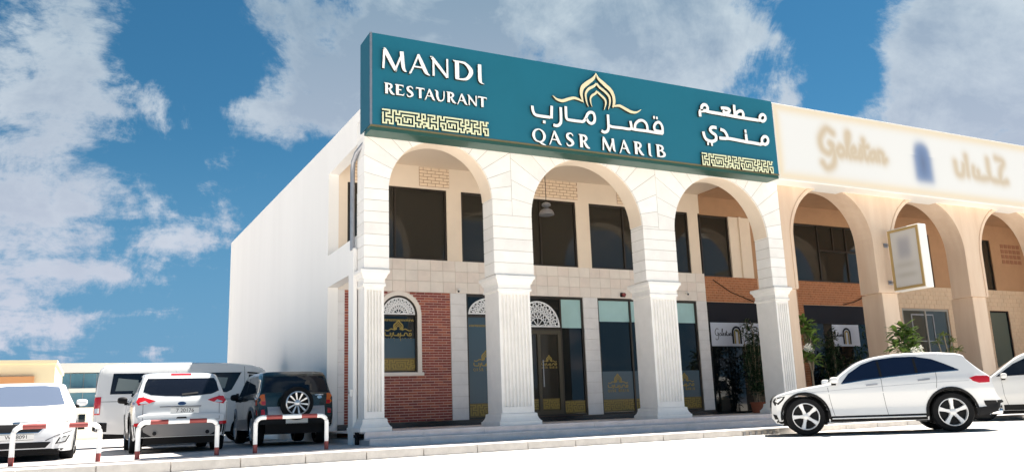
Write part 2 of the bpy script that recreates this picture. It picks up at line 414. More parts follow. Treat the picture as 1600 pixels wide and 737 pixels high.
# fluted columns
def column(xl, xr, beige_to=None):
    c = bld
    mb = MB(); nfl = 8 if xr - xl > .6 else 5
    m_ = .045; w = (xr - xl - 2 * m_) / nfl
    P = [(xl, YF + .05)]
    for k in range(nfl):
        a = xl + m_ + k * w
        P += [(a + w * .14, YF + .05), (a + w * .24, YF + .085), (a + w * .5, YF + .102), (a + w * .76, YF + .085), (a + w * .86, YF + .05)]
    P += [(xr, YF + .05), (xr, YB), (xl, YB)]
    mb.rings([[(x, y, z) for x, y in P] for z in (.80, 3.26)])
    sh = mb.obj('column', M['white_stone'], c)
    MB().box(xl, xr, YF + .05, YB, .66, .7995).obj('shaft_block', M['white_stone'], sh); MB().box(xl, xr, YF + .05, YB, 3.2605, 3.34).obj('shaft_block', M['white_stone'], sh)
    k2 = MB(); rect_loft(k2, xl, xr, YF + .05, YB, [(3.335, .004), (3.345, .03), (3.39, .035), (3.41, .016), (3.50, .016), (3.515, .04), (3.55, .048), (3.60, .072), (3.615, .098), (3.675, .102), (3.697, .085)])
    k2.obj('capital', M['white_stone'], sh)
    k3 = MB(); rect_loft(k3, xl, xr, YF + .05, YB, [(FZ, .12), (.49, .12), (.505, .10), (.55, .068), (.60, .05), (.655, .045), (.67, .004)])
    k3.obj('base', M['white_stone'], sh)
for xl, xr in ((4.90, 5.32), (7.966, 8.75), (12.075, 12.856), (16.12, 16.56)): column(xl, xr)

# steps and arcade floor, in stone slabs
st = MB().box(4.86, 33, 16.0, 19.6, -.2, .255).obj('floor', M['step_edge'], bld)
x = 4.84; k = 0
while x < 33:
    ln = 1.23 + .12 * ((k * 7) % 3)
    link('step_riser', piece('step_riser', ln - .006, .05, .20, M['step_stone']), st, loc=(x + ln / 2, 15.995, .148))
    link('step_tread', piece('step_tread', ln - .005, .42, .032, M['step_stone']), st, loc=(x + ln / 2, 16.165, .266))
    link('step_riser', piece('step_riser2', ln - .006, .05, .105, M['step_stone']), st, loc=(x + ln / 2, 16.335, .3245))
    link('floor_slab', piece('floor_slab', ln - .005, 3.29, .034, M['step_stone']), st, loc=(x + ln / 2, 17.935, FZ - .017))
    x += ln; k += 1

# left side: long blank wall with end openings of the arcade
sw = MB()
XW = 4.88
sw.add([(XW, 19.5, -.2), (XW, 35.9, -.2), (XW, 35.9, 8.03), (XW, 19.5, 7.36), (XW + .25, 19.5, -.2), (XW + .25, 35.9, -.2), (XW + .25, 35.9, 8.03), (XW + .25, 19.5, 7.36)],
       [(0, 1, 2, 3), (7, 6, 5, 4), (0, 3, 7, 4), (1, 5, 6, 2), (3, 2, 6, 7), (0, 4, 5, 1)])
sw.obj('side_wall', M['white_paint'], bld)
sb = MB(); sb.add([(XW, YU, 6.53), (XW, 19.5, 6.53), (XW, 19.5, 7.36), (XW, 16.55, 7.27), (XW, 16.55, 7.01), (XW, YU, 7.01)] + [(XW + .25, YU, 6.53), (XW + .25, 19.5, 6.53), (XW + .25, 19.5, 7.36), (XW + .25, 16.55, 7.27), (XW + .25, 16.55, 7.01), (XW + .25, YU, 7.01)],
    [(0, 1, 2, 3, 4, 5), (11, 10, 9, 8, 7, 6)] + [(i, i + 6, (i + 1) % 6 + 6, (i + 1) % 6) for i in range(6)])
sb.obj('end_beam', M['white_paint'], bld)
MB().box(XW, XW + .25, YU, 19.5, 3.74, 4.50).obj('end_beam', M['white_paint'], bld)
MB().box(XW - .09, XW - .004, 16.98, 17.36, PK - .1, 4.22).obj('side_pilaster', M['white_paint'], bld, bevel=.012)
MB().box(XW + .252, 33, 16.75, 35.8, 7.06, 7.24).obj('roof', M['white_paint'], bld)
MB().box(5.13, 16.25, YU, 19.5, 6.98, 7.05).obj('ceiling', M['ceiling_warm'], bld)
MB().box(32.7, 33, 16.5, 35.8, -.2, 7.05).obj('end_wall', M['beige'], nb)

# inner wall of the restaurant, as butted wall pieces round the openings
iw = MB()
for a, b, z0, z1 in [(5.13, 5.29, .41, 3.70), (8.02, 8.46, .41, 3.70), (11.95, 12.42, .41, 3.70), (15.87, 16.25, .41, 3.70)]: iw.box(a, b, YW + .012, YW + .3, z0, z1)
iw.box(5.13, 16.25, YW + .012, YW + .3, 3.70, 4.53)
iw.obj('inner_wall', M['grout'], bld); iwo = bpy.data.objects['inner_wall']
up_ = MB()
for a, b, z0, z1 in [(5.13, 5.35, 4.53, 6.39), (7.97, 8.38, 4.53, 6.39), (11.87, 12.31, 4.53, 6.39), (15.80, 16.18, 4.53, 6.39), (5.13, 16.25, 6.39, 6.98)]: up_.box(a, b, YW, YW + .3, z0, z1)
up_.obj('upper_wall', M['plaster_warm'], bld)
MB().box(5.13, 32.7, YW + .31, YW + .36, -.1, 7.04).obj('backing_wall', M['brown_joint'], bld)
# wall tiles between the storeys and on the lower piers
rows = 3; h = .83 / rows
for r_ in range(rows):
    x = 5.135 - (.17 if r_ % 2 else 0) * 0
    n = 33; w = (16.25 - 5.135) / n
    for k in range(n):
        link('wall_tile', piece('wall_tile', w - .006, .02, h - .006, M['tile'] if (k * 5 + r_ * 3) % 7 < 4 else M['tile_b']), iwo, loc=(5.135 + w * (k + .5), YW + .002, 3.70 + h * (r_ + .5)))
for a, b in [(5.13, 5.29), (8.02, 8.46), (11.95, 12.42), (15.87, 16.25)]:
    n = 11; hh = (3.70 - .54) / n
    for k in range(n):
        link('wall_tile', piece('pier_tile', b - a - .004, .02, hh - .006, M['slab']), iwo, loc=((a + b) / 2, YW + .002, .54 + hh * (k + .5)))
MB().box(5.13, 16.25, YW - .03, YW + .01, FZ, .535).obj('skirting', M['black_granite'], bld)

# brick panel with the arched window
WC, WR, WS = 6.65, .46, 3.13         # centre, glass radius, spring height
_arc = [(WC - .56 * math.cos(t), WS + .56 * math.sin(t)) for t in np.linspace(0, math.pi / 2, 14)]
panel = concave_prism('brick_panel', [(5.29, .54), (WC, .54), (WC, 1.73), (WC - .56, 1.73)] + _arc + [(WC, 3.70), (5.29, 3.70)], YW + .02, YW + .3, M['mortar'], bld)
concave_prism('brick_panel', [(8.02, .54), (8.02, 3.70), (WC, 3.70)] + [(2 * WC - x, z) for x, z in reversed(_arc)] + [(WC + .56, 1.73), (WC, 1.73), (WC, .54)], YW + .02, YW + .3, M['mortar'], bld)
bw, bh = .227, .0645
cand = []
def inside_frame(x, z):
    if 1.70 < z <= WS: return abs(x - WC) < .585
    if z > WS: return (x - WC) ** 2 + (z - WS) ** 2 < .585 ** 2
    return False
nrow = int(round((3.70 - .54) / bh)); bh = (3.70 - .54) / nrow
for r_ in range(nrow):
    z = .54 + bh * (r_ + .5); x = 5.29 - (bw / 2 if r_ % 2 else 0)
    while x < 8.02 - .02:
        a, b = max(x, 5.29), min(x + bw, 8.02)
        # cut bricks that run into the window surround
        seg = [(a, b)]
        hw = 0
        for zz in (z - bh / 2, z + bh / 2, z):
            if 1.70 < zz <= WS: hw = max(hw, .58)
            elif zz > WS and zz - WS < .58: hw = max(hw, math.sqrt(.58 ** 2 - (zz - WS) ** 2))
        if hw:
            l, r__ = WC - hw, WC + hw; seg = [q for q in ((a, min(b, l)), (max(a, r__), b)) if q[1] - q[0] > .03]
        for a2, b2 in seg:
            if b2 - a2 > .03: cand.append((a2, b2, z))
        x += bw
random.shuffle(cand)
vis = [c for c in cand if c[0] > 6.15 or c[1] < 5.62]
vis.sort(key=lambda c: -(c[1] - c[0]))
ind = vis[:300]; rest = [c for c in cand if c not in ind]
bm_ = [M['brick_a'], M['brick_b'], M['brick_c'], M['brick_a']]
for k, (a, b, z) in enumerate(ind):
    link('brick', piece('brick', round(b - a - .017, 2), .03, bh - .017, bm_[k % 4]), panel, loc=((a + b) / 2, YW + .016 + random.uniform(-.003, .003), z))
rb = MB()
for k, (a, b, z) in enumerate(rest): rb.box(a + .0085, b - .0085, YW + .001 + random.uniform(-.003, .003), YW + .03, z - bh / 2 + .0085, z + bh / 2 - .0085, k % 3)
o = rb.obj('brickwork', [M['brick_a'], M['brick_b'], M['brick_c']], panel); o['kind'] = 'stuff'

def arch_ring(xc, zs, r0, r1, zb, y0, y1, n=24):
    P = [(xc - r1, zb), (xc - r1, zs)] + [(xc - r1 * math.cos(t), zs + r1 * math.sin(t)) for t in np.linspace(0, math.pi, n)][1:-1] + [(xc + r1, zs), (xc + r1, zb)]
    Q = [(xc - r0, zb), (xc - r0, zs)] + [(xc - r0 * math.cos(t), zs + r0 * math.sin(t)) for t in np.linspace(0, math.pi, n)][1:-1] + [(xc + r0, zs), (xc + r0, zb)]
    mb = MB(); L = len(P)
    mb.rings([[(P[i][0], y0, P[i][1]), (Q[i][0], y0, Q[i][1]), (Q[i][0], y1, Q[i][1]), (P[i][0], y1, P[i][1])] for i in range(L)])
    return mb
def fan_poly(xc, zs, r, n=24): return [(xc - r * math.cos(t), zs + r * math.sin(t)) for t in np.linspace(0, math.pi, n)]
def lattice(xc, zs, r, y, parent, rx=1.0, xmin=-99, xmax=99):
    """pierced half-round screen: rim, ring of arcs, small rosettes"""
    mb = MB(); d = .018; li = [0]
    def st_(pts, closed=False, sm=True):
        li[0] += 1
        pts = [(xc + px * rx, zs + pz, w) for px, pz, w in pts]
        stroke3d(mb, pts, y - .004 - .0004 * (li[0] % 9), y + d, closed, 4, sm)
    w = .016
    st_([(-r * math.cos(t) * .965, r * math.sin(t) * .965, .035) for t in np.linspace(0, math.pi, 18)])
    st_([(-r, .018, .034), (r, .018, .034)], sm=False)
    for q in (.78, .56, .34): st_([(-r * q * math.cos(t), r * q * math.sin(t), w) for t in np.linspace(.03, math.pi - .03, 14)])
    nS = 11
    for i in range(nS):
        t = math.pi * (i + .5) / nS
        for q0, q1, s in ((.34, .95, 1), (.34, .95, -1)):
            pts = [(-r * q * math.cos(t + s * .26 * math.sin((q - q0) / (q1 - q0) * math.pi * 2)), r * q * abs(math.sin(t + s * .26 * math.sin((q - q0) / (q1 - q0) * math.pi * 2))), w) for q in np.linspace(q0, q1, 9)]
            st_(pts)
        for q, rr in ((.87, .05), (.66, .042)):
            cx, cz = -r * q * math.cos(t), r * q * math.sin(t)
            st_([(cx + rr * r * 1.6 * math.cos(a), max(.01, cz + rr * r * 1.6 * math.sin(a)), .013) for a in np.linspace(0, 2 * math.pi, 9)[:-1]], True)
    for i in range(5):
        t = math.pi * (i + .5) / 5; st_([(0, .02, w), (-r * .34 * math.cos(t), r * .34 * math.sin(t), w)], sm=False)
    return mb.obj('lattice_screen', [M['lattice'], M['lattice']], parent)
def pane(name, x0, x1, z0, z1, mt, parent, y=YW + .07, t=.012):
    return MB().box(x0, x1, y, y + t, z0, z1).obj(name, mt, parent)
def frame_bars(bars, parent, y0=YW + .03, y1=YW + .12, name='window', mt=None):
    mb = MB()
    for a, b, z0, z1 in bars: mb.box(a, b, y0, y1, z0, z1)
    return mb.obj(name, mt or M['bronze'], parent)

# ------------------------------------------------------------------ lettering: pen strokes in a unit box (x, z, width)
G = {
 'M': [[(.05, 0, .11), (.09, 1, .11)], [(.06, 1.0, .06), (.14, .9, .20), (.52, .05, .17), (.56, -.02, .06)], [(.54, .02, .09), (.84, .96, .10)], [(.80, 1, .20), (.84, .45, .19), (.87, .16, .17), (.93, .03, .12), (1.0, -.01, .03)]],
 'A': [[(0, 0, .13), (.10, .06, .09), (.46, 1, .09)], [(.44, 1, .12), (.60, .6, .19), (.78, .18, .19), (.87, .05, .13), (1, -.02, .03)], [(.22, .33, .08), (.68, .33, .08)]],
 'N': [[(.17, 0, .11), (.17, .85, .10)], [(0, 1.0, .03), (.07, .97, .08), (.18, .86, .16), (.90, .02, .14)], [(.90, 0, .10), (.90, 1, .10)]],
 'D': [[(.2, .03, .22), (.2, .93, .22)], [(0, 1.0, .03), (.08, .97, .07), (.3, .96, .09), (.62, .92, .13), (.88, .65, .22), (.9, .42, .22), (.70, .12, .15), (.4, .04, .09), (.12, .04, .07)]],
 'I': [[(.42, 1, .42), (.42, .25, .42), (.50, .08, .34), (.66, .01, .16), (.98, -.03, .05)]],
 'R': [[(.22, 0, .22), (.22, .95, .22)], [(0, 1, .03), (.08, .97, .07), (.35, .96, .10), (.62, .88, .17), (.68, .70, .19), (.52, .52, .11), (.25, .48, .08)], [(.45, .50, .12), (.66, .18, .20), (.82, .04, .15), (1, 0, .03)]],
 'E': [[(.24, 0, .24), (.24, .96, .24)], [(0, 1, .03), (.1, .96, .08), (.85, .95, .10)], [(.86, 1, .07), (.88, .78, .05)], [(.25, .52, .09), (.68, .52, .09)], [(.12, .05, .10), (.88, .05, .10)], [(.90, 0, .07), (.97, .22, .05)]],
 'S': [[(.85, .78, .06), (.76, .92, .09), (.50, .97, .10), (.22, .82, .18), (.30, .60, .22), (.66, .42, .23), (.82, .22, .19), (.55, .03, .11), (.25, .03, .10), (.10, .22, .06)]],
 'T': [[(.5, 0, .22), (.5, .95, .22)], [(0, .94, .11), (1, .94, .11)], [(.02, .98, .05), (.0, .78, .04)], [(.98, .98, .05), (1.0, .78, .04)]],
 'U': [[(0, 1, .03), (.09, .96, .08), (.22, .84, .20), (.24, .4, .20), (.38, .08, .16), (.58, .02, .10), (.78, .14, .10), (.88, .40, .10), (.90, 1, .10)]],
 'Q': [[(.92, .5, .20), (.80, .82, .14), (.5, .97, .08), (.2, .82, .14), (.08, .5, .20), (.2, .16, .14), (.5, .03, .08), (.8, .16, .14), 'c'], [(.42, .08, .06), (.7, -.08, .13), (1.0, -.18, .04)]],
 'B': [[(.22, 0, .22), (.22, .96, .22)], [(0, 1, .03), (.1, .96, .08), (.4, .95, .10), (.66, .86, .17), (.70, .70, .18), (.50, .54, .10), (.25, .52, .08)], [(.3, .52, .08), (.6, .50, .11), (.84, .34, .20), (.82, .16, .18), (.5, .04, .10), (.14, .05, .08)]],
}
def put_letter(ch, x0, x1, z0, z1, y0, y1, parent, mats, name='letter', bold=1.0):
    mb = MB(); w, h = x1 - x0, z1 - z0; k = 0
    for st in G[ch]:
        cl = st[-1] == 'c'; pts = [p for p in st if p != 'c']
        sm = len(pts) > 2
        # widths are in units of letter height
        P = [(x0 + p[0] * w, z0 + p[1] * h, p[2] * h * bold * (.92 if ch != 'I' else .42)) for p in pts]
        stroke3d(mb, P, y0, y1, cl, 6, sm, lift=.0015 * k); k += 1
    return mb.obj(name, mats, parent)
SY = 16.0
def spt(o, s, a, b, Y=SY - .05):
    """a traced point of the sign, as X, Z on the sign plane"""
    r = RM @ np.array([o[0] + a / s - 800, o[1] + b / s - 368.5, 1300.026]); q = r * (Y / r[1]); return q[0], q[2] + EYE.z
sign = thing('restaurant_sign', 'long teal sign box with raised white letters and gold emblem', 'sign', (10.5, SY, 6.54), worldparts=True)
tp = MB().box(4.87, 16.155, SY, 16.70, 6.66, 8.72).obj('panel', M['teal'], sign)
MB().box(4.868, 16.157, SY - .012, SY + .2, 6.625, 6.659).obj('brass_strip', M['brass_lip'], sign)
MB().box(4.87, 16.155, SY + .02, 16.46, 6.545, 6.624).obj('bottom_trim', M['green_lip'], sign)
MB().box(4.850, 4.869, SY + .004, 16.69, 6.65, 8.71).obj('end_panel', M['teal_dark'], sign)
MB().box(4.85, 4.90, SY - .012, SY - .001, 6.66, 8.725).obj('edge_strip', M['galv'], sign)
LW = [M['letter_white'], M['letter_side']]; GW = [M['gold_face'], M['letter_side']]; KW = [M['key_face'], M['letter_side']]
y0, y1 = SY - .075, SY - .002
for ch, a, b in [('M', 5.10, 5.645), ('A', 5.705, 6.18), ('N', 6.19, 6.635), ('D', 6.73, 7.20), ('I', 7.30, 7.48)]: put_letter(ch, a, b, 7.915, 8.358, y0, y1, sign, LW, bold=1.1)
for ch, a, b in [('R', 5.149, 5.379), ('E', 5.389, 5.592), ('S', 5.632, 5.808), ('T', 5.858, 6.046), ('A', 6.057, 6.297), ('U', 6.289, 6.531), ('R', 6.564, 6.789), ('A', 6.812, 7.060), ('N', 7.063, 7.293), ('T', 7.317, 7.529)]:
    put_letter(ch, a, b, 7.357, 7.597, y0 + .01, y1, sign, LW, bold=1.22)
for ch, a, b in [('Q', 8.661, 9.0), ('A', 9.091, 9.420), ('S', 9.531, 9.770), ('R', 9.894, 10.191), ('M', 10.543, 10.915), ('A', 11.024, 11.336), ('R', 11.447, 11.741), ('I', 11.855, 11.988), ('B', 12.104, 12.394)]:
    put_letter(ch, a, b, 6.70, 7.02, y0 + .01, y1, sign, LW, bold=1.2)
def ell(c, rx, ry, n=10): return [(c[0] + rx * math.cos(2 * math.pi * k / n), c[1] + ry * math.sin(2 * math.pi * k / n)) for k in range(n)]
A4, A6, A7 = ((820, 150), 8.192), ((920, 165), 8.192), ((1080, 150), 8.186)
AR = [  # word parts: (zoom, width, [strokes])   'c' closed, 's' straight
 (A4, .070, [[(92, 128), (100, 190), (128, 240), (185, 258), (320, 277), 0], [(337, 292), (340, 130), 's']]), (A4, .070, [[(228, 333), (262, 338), 's']]),
 (A4, .070, [[(455, 148), (460, 290), (455, 345), (430, 377), (398, 384), (362, 372)]]),
 (A4, .070, [[(520, 135), (525, 260), (540, 300), (580, 312), (700, 328), (745, 328), (775, 290), (800, 235), (835, 212), (875, 225), (892, 285), (880, 340), (845, 355), (812, 335), (785, 290)]]),
 (A6, .070, [[(240, 118), (248, 270), (240, 320), (212, 342), (185, 341), (158, 325)], [(255, 258), (300, 276), (420, 290), (510, 303), (540, 285), (527, 200)], [(545, 300), (600, 312), (740, 330), (850, 350), (942, 362)], [(585, 300), (592, 240), (640, 196), (695, 200), (735, 245), (748, 325)], [(938, 365), (935, 280), (905, 225), (870, 220), (838, 250), (832, 295), (855, 325), (925, 336)]]),
 (A6, .070, [[(820, 153), (842, 156), 's']]), (A6, .070, [[(856, 160), (878, 163), 's']]),
 (A7, .085, [[(112, 265), (108, 200), (135, 192), (195, 188), (205, 150), (180, 118), (145, 120), (128, 150), (135, 190)], [(185, 195), (230, 208), (330, 225), (430, 243)], [(375, 158), (430, 160), (480, 175), (478, 205), (435, 220), (400, 190)], [(440, 238), (480, 205)], [(430, 243), (560, 268), (660, 285), (860, 316)], [(540, 118), (552, 262), 's'], [(556, 262), (590, 205), (640, 200), (660, 240), (652, 285)], [*ell((905, 285), 36, 42), 'c'], [(850, 316), (880, 312)]]),
 (A7, .085, [[(320, 410), (265, 402), (237, 432), (262, 470), (308, 505), (312, 560), (265, 583), (205, 568), (168, 525), (150, 458)]]), (A7, .08, [[(200, 610), (222, 613), 's']]), (A7, .08, [[(250, 620), (272, 623), 's']]),
 (A7, .085, [[(368, 428), (420, 452), (455, 512), (450, 545), (355, 540)], [(445, 545), (510, 552), (700, 590), (770, 600), (885, 622)], [(705, 590), (694, 488), 's'], [*ell((938, 572), 40, 50), 'c'], [(870, 620), (905, 615)]]), (A7, .09, [[(678, 452), (702, 456), 's']]),
]
for z_, w, sts in AR:
    mb = MB(); k = 0
    for st in sts:
        cl = st[-1] == 'c'; ss = st[-1] == 's'; pts = [p for p in st if isinstance(p, tuple)]
        P = [(*spt(*z_, *p), w) for p in pts]
        stroke3d(mb, P, y0 + .01, y1, cl, 5, not ss, lift=.0015 * k); k += 1
    mb.obj('arabic_letter', LW, sign)
E3, E5 = ((820, 105), 9.21), ((920, 110), 8.192)
EMB = [
 ([(E3, 1017, 88, .01), (E3, 985, 165, .07), (E3, 900, 230, .10), (E3, 830, 290, .10), (E3, 808, 360, .085), (E3, 815, 430, .06), (E3, 836, 508, .02)]),
 ([(E5, 87, 40, .01), (E5, 118, 110, .07), (E5, 195, 185, .10), (E5, 275, 262, .10), (E5, 312, 340, .085), (E5, 318, 420, .07), (E5, 300, 478, .04)]),
 ([(E3, 1028, 240, .05), (E3, 985, 280, .06), (E3, 910, 322, .065), (E3, 872, 385, .055), (E3, 876, 460, .045), (E3, 892, 530, .03), (E3, 910, 575, .01)]),
 ([(E5, 95, 172, .05), (E5, 130, 222, .06), (E5, 200, 278, .065), (E5, 256, 345, .06), (E5, 264, 420, .045), (E5, 245, 505, .01)]),
 ([(E3, 1035, 350, .05), (E3, 1008, 385, .055), (E3, 965, 412, .055), (E3, 938, 455, .045), (E3, 944, 520, .03), (E3, 962, 575, .01)]),
 ([(E5, 103, 283, .05), (E5, 150, 325, .055), (E5, 200, 378, .055), (E5, 211, 430, .045), (E5, 190, 510, .01)]),
 ([(E3, 393, 412, .01), (E3, 450, 465, .05), (E3, 530, 490, .075), (E3, 620, 466, .075), (E3, 700, 450, .065), (E3, 780, 475, .05), (E3, 842, 512, .02)]),
 ([(E5, 295, 468, .03), (E5, 380, 458, .065), (E5, 450, 492, .075), (E5, 530, 535, .075), (E5, 600, 543, .05), (E5, 662, 508, .01)]),
]
for i, st in enumerate(EMB):
    mb = MB(); stroke3d(mb, [(*spt(*z_, a, b), w) for z_, a, b, w in st], y0 + .008, y1, False, 6, True, lift=.0015 * i); mb.obj('emblem_stroke', GW, sign)
KEY = ["#####.###.#############.###.", "....#.#.#.#...........#.#.#.", "#.###.#.###.########.##.#.#.", "#.#...#.....#......#.#..###.", "#.#####.####.#.###.#.####...", "#.....#.#..#.#.#.#.#....####", "#.###.#.##.#.###.#.###.##..#", "#.#.#.#..#.#.......#.#.#.###", "###.###..###########.###.#.."]
def key_band(x0, x1, z0, z1, y0, y1, parent, mats, cols, name='key_pattern'):
    mb = MB(); cw = (x1 - x0) / cols; ch = (z1 - z0) / 9
    for r_ in range(9):
        row = ''.join(KEY[r_][c % 28] for c in range(cols)); c = 0
        while c < cols:
            if row[c] == '#':
                e = c
                while e < cols and row[e] == '#': e += 1
                a, b, zt, zb = x0 + c * cw, x0 + e * cw, z1 - r_ * ch, z1 - (r_ + 1) * ch
                v = [(a, y0, zb), (b, y0, zb), (b, y0, zt), (a, y0, zt), (a, y1, zb), (b, y1, zb), (b, y1, zt), (a, y1, zt)]
                mb.add(v, [(0, 1, 2, 3)], 0); mb.add(v, [(0, 4, 5, 1), (1, 5, 6, 2), (2, 6, 7, 3), (3, 7, 4, 0)], 1); c = e
            else: c += 1
    return mb.obj(name, mats, parent, recalc=False)
key_band(5.10, 7.56, 6.685, 7.015, y0 + .01, y1, sign, KW, 68)
key_band(13.53, 15.92, 6.635, 6.97, y0 + .01, y1, sign, KW, 68)
def small_logo(xc, zc, s, y, parent, texts=True):
    """gold emblem and name as flat print on a pane"""
    mb = MB(); k = 0
    for q, w in ((1.0, .10), (.68, .07), (.42, .06)):
        for sg in (-1, 1):
            stroke3d(mb, [(xc + sg * s * a * q, zc + s * b * q, s * w) for a, b in ((0, .62), (.10, .46), (.30, .26), (.30, .05), (.24, -.08))], y - .0004 * k, y + .002, lift=0); k += 1
    for sg in (-1, 1): stroke3d(mb, [(xc + sg * s * a, zc + s * b, s * .07) for a, b in ((.26, -.08), (.5, 0), (.75, -.12), (.95, -.08))], y - .0004 * k, y + .002); k += 1
    mb.obj('printed_emblem', [M['gold_print'], M['gold_print']], parent)
    if texts:
        w = s * .22; names = 'QASR MARIB'; x = xc - s
        for ch in names:
            if ch != ' ': put_letter(ch, x, x + w * .7, zc - s * .82, zc - s * .6, y - .001, y + .002, parent, [M['gold_print']] * 2, 'printed_letter')
            x += w * .93
        mb = MB(); k = 0
        for st in ([(-.95, -.22), (-.93, -.42), (-.6, -.44), (-.58, -.25)], [(-.45, -.28), (-.45, -.48), (-.55, -.52)], [(-.35, -.22), (-.33, -.42), (-.1, -.43), (0, -.3), (.05, -.42), (-.08, -.46)], [(.15, -.25), (.15, -.5), (.05, -.53)], [(.15, -.43), (.4, -.43), (.45, -.3), (.6, -.28), (.66, -.43), (.9, -.44), (.92, -.3), (.8, -.3), (.78, -.43)]):
            stroke3d(mb, [(xc + s * a, zc + s * b, s * .07) for a, b in st], y - .0004 * k, y + .002, n=4); k += 1
        mb.obj('printed_letter', [M['gold_print']] * 2, parent)

# ------------------------------------------------------------------ restaurant windows and doors
# arched window in the brick panel
aw = arch_ring(WC, WS, .47, .575, 1.72, YW - .035, YW + .10).obj('arched_window', M['tile'], bld)
MB().box(WC - .62, WC + .62, YW - .06, YW + .06, 1.64, 1.7195).obj('window_sill', M['tile'], aw)
arch_ring(WC, WS, .425, .468, 1.725, YW - .005, YW + .09).obj('window_frame', M['bronze'], aw)
MB().prism([(WC - .43, 1.725)] + fan_poly(WC, WS, .43) + [(WC + .43, 1.725)], YW + .06, YW + .075).obj('pane', M['glass'], aw)
MB().box(WC - .424, WC + .424, YW + .0, YW + .058, WS - .03, WS - .004).obj('transom', M['bronze'], aw)
MB().prism(fan_poly(WC, WS, .42), YW + .046, YW + .056).obj('lattice_backing', M['lattice_back'], aw)
lattice(WC, WS, .42, YW + .02, aw)
pane('blue_film', WC - .425, WC + .425, 2.07, 2.55, M['film_blue'], aw, YW + .05, .006)
pane('gold_film', WC - .425, WC + .425, 1.76, 2.07, M['gold_band'], aw, YW + .05, .006)
key_band(WC - .42, WC + .42, 1.80, 2.03, YW + .046, YW + .049, aw, [M['gold_print']] * 2, 28, 'printed_band')
key_band(WC - .40, WC + .40, 2.97, 3.02, YW + .053, YW + .057, aw, [M['gold_print']] * 2, 40, 'printed_band')
small_logo(WC, 2.78, .36, YW + .054, aw)
def shopfront(name, x0, x1, verts, top, parent, z0=.54, z1=3.68):
    bars = [(x0, x1, z0, z0 + .05), (x0, x1, z1 - .05, z1)]
    xs = [x0] + verts + [x1]
    for i, v in enumerate(xs):
        a = v if i == 0 else v - (.05 if i == len(xs) - 1 else .025); bars.append((a, a + .05, z0 + .05, z1 - .05))
    return frame_bars(bars, parent, name=name)
# tall blue panes with half-round screen (first bay) and the entrance beside it
w1 = shopfront('shop_window', 8.46, 11.95, [9.83, 11.24], None, bld)
def fill_fan(w, xa, xb, zs, r):
    c = (xa + xb) / 2
    MB().box(xa, xb, YW + .05, YW + .062, zs, 3.63).obj('pane', M['glass'], w)
    lattice(c, zs + .02, r, YW + .03, w, rx=(xb - xa) / 2 / r)
MB().box(8.51, 9.805, YW + .035, YW + .11, 3.10, 3.17).obj('transom', M['bronze'], w1)
MB().box(8.51, 9.805, YW + .05, YW + .062, 3.17, 3.63).obj('pane', M['glass'], w1)
lattice(9.157, 3.18, .43, YW + .03, w1, rx=1.48)
pane('blue_film', 8.51, 9.805, .93, 3.10, M['film_blue'], w1, YW + .06)
pane('gold_film', 8.51, 9.805, .59, .929, M['gold_band'], w1, YW + .06)
key_band(8.53, 9.79, .63, .90, YW + .056, YW + .059, w1, [M['gold_print']] * 2, 40, 'printed_band')
key_band(8.55, 9.77, 2.86, 2.91, YW + .056, YW + .059, w1, [M['gold_print']] * 2, 60, 'printed_band')
small_logo(9.0, 2.03, .36, YW + .058, w1)
door = MB()
for a, b, z0, z1 in [(9.86, 9.96, .59, 2.78), (11.115, 11.215, .59, 2.78), (9.96, 11.115, .59, .70), (9.96, 11.115, 2.68, 2.78), (10.49, 10.585, .70, 2.68)]: door.box(a, b, YW + .02, YW + .09, z0, z1)
door.obj('door', mat('door_bronze', (.075, .062, .04), .4, metal=.3), w1)
pane('pane', 9.96, 10.49, .70, 2.68, M['glass_warm'], w1, YW + .06); pane('pane', 10.585, 11.115, .70, 2.68, M['glass_warm'], w1, YW + .06)
for a, b in ((9.97, 10.48), (10.595, 11.105)):
    pane('gold_film', a, b, .71, 1.0, M['gold_band'], w1, YW + .045); key_band(a + .02, b - .02, .74, .97, YW + .041, YW + .044, w1, [M['gold_print']] * 2, 18, 'printed_band')
small_logo(10.84, 1.98, .24, YW + .055, w1)
MB().tube([(10.62, YW - .02, 1.3), (10.62, YW - .02, 2.0)], .014, 8).obj('door_handle', M['galv'], w1)
MB().box(9.855, 11.215, YW + .035, YW + .11, 2.785, 2.85).obj('transom', M['bronze'], w1)
MB().box(9.855, 11.215, YW + .05, YW + .062, 2.85, 3.63).obj('pane', M['glass'], w1)
lattice(10.535, 2.87, .70, YW + .03, w1, rx=.96)
pane('aqua_film', 11.265, 11.90, 2.86, 3.63, M['film_aqua'], w1); pane('pane', 11.265, 11.90, .59, 2.858, M['glass'], w1)
pane('gold_film', 11.265, 11.90, .60, .93, M['gold_band'], w1, YW + .06, .006)
key_band(11.28, 11.88, .64, .90, YW + .056, YW + .059, w1, [M['gold_print']] * 2, 20, 'printed_band')
w2 = shopfront('shop_window', 12.42, 15.87, [13.515, 14.7], None, bld)
for a, b in ((12.47, 13.49), (13.54, 14.675), (14.725, 15.82)):
    pane('aqua_film', a, b, 3.05, 3.63, M['film_aqua'], w2); pane('pane', a, b, .59, 3.048, M['glass'], w2)
    pane('blue_film', a, b, .93, 1.68, M['film_blue'], w2, YW + .06, .006); pane('gold_film', a, b, .60, .929, M['gold_band'], w2, YW + .06, .006)
    key_band(a + .02, b - .02, .64, .90, YW + .056, YW + .059, w2, [M['gold_print']] * 2, 34, 'printed_band')
    small_logo((a + b) / 2, 1.40, .34, YW + .057, w2)
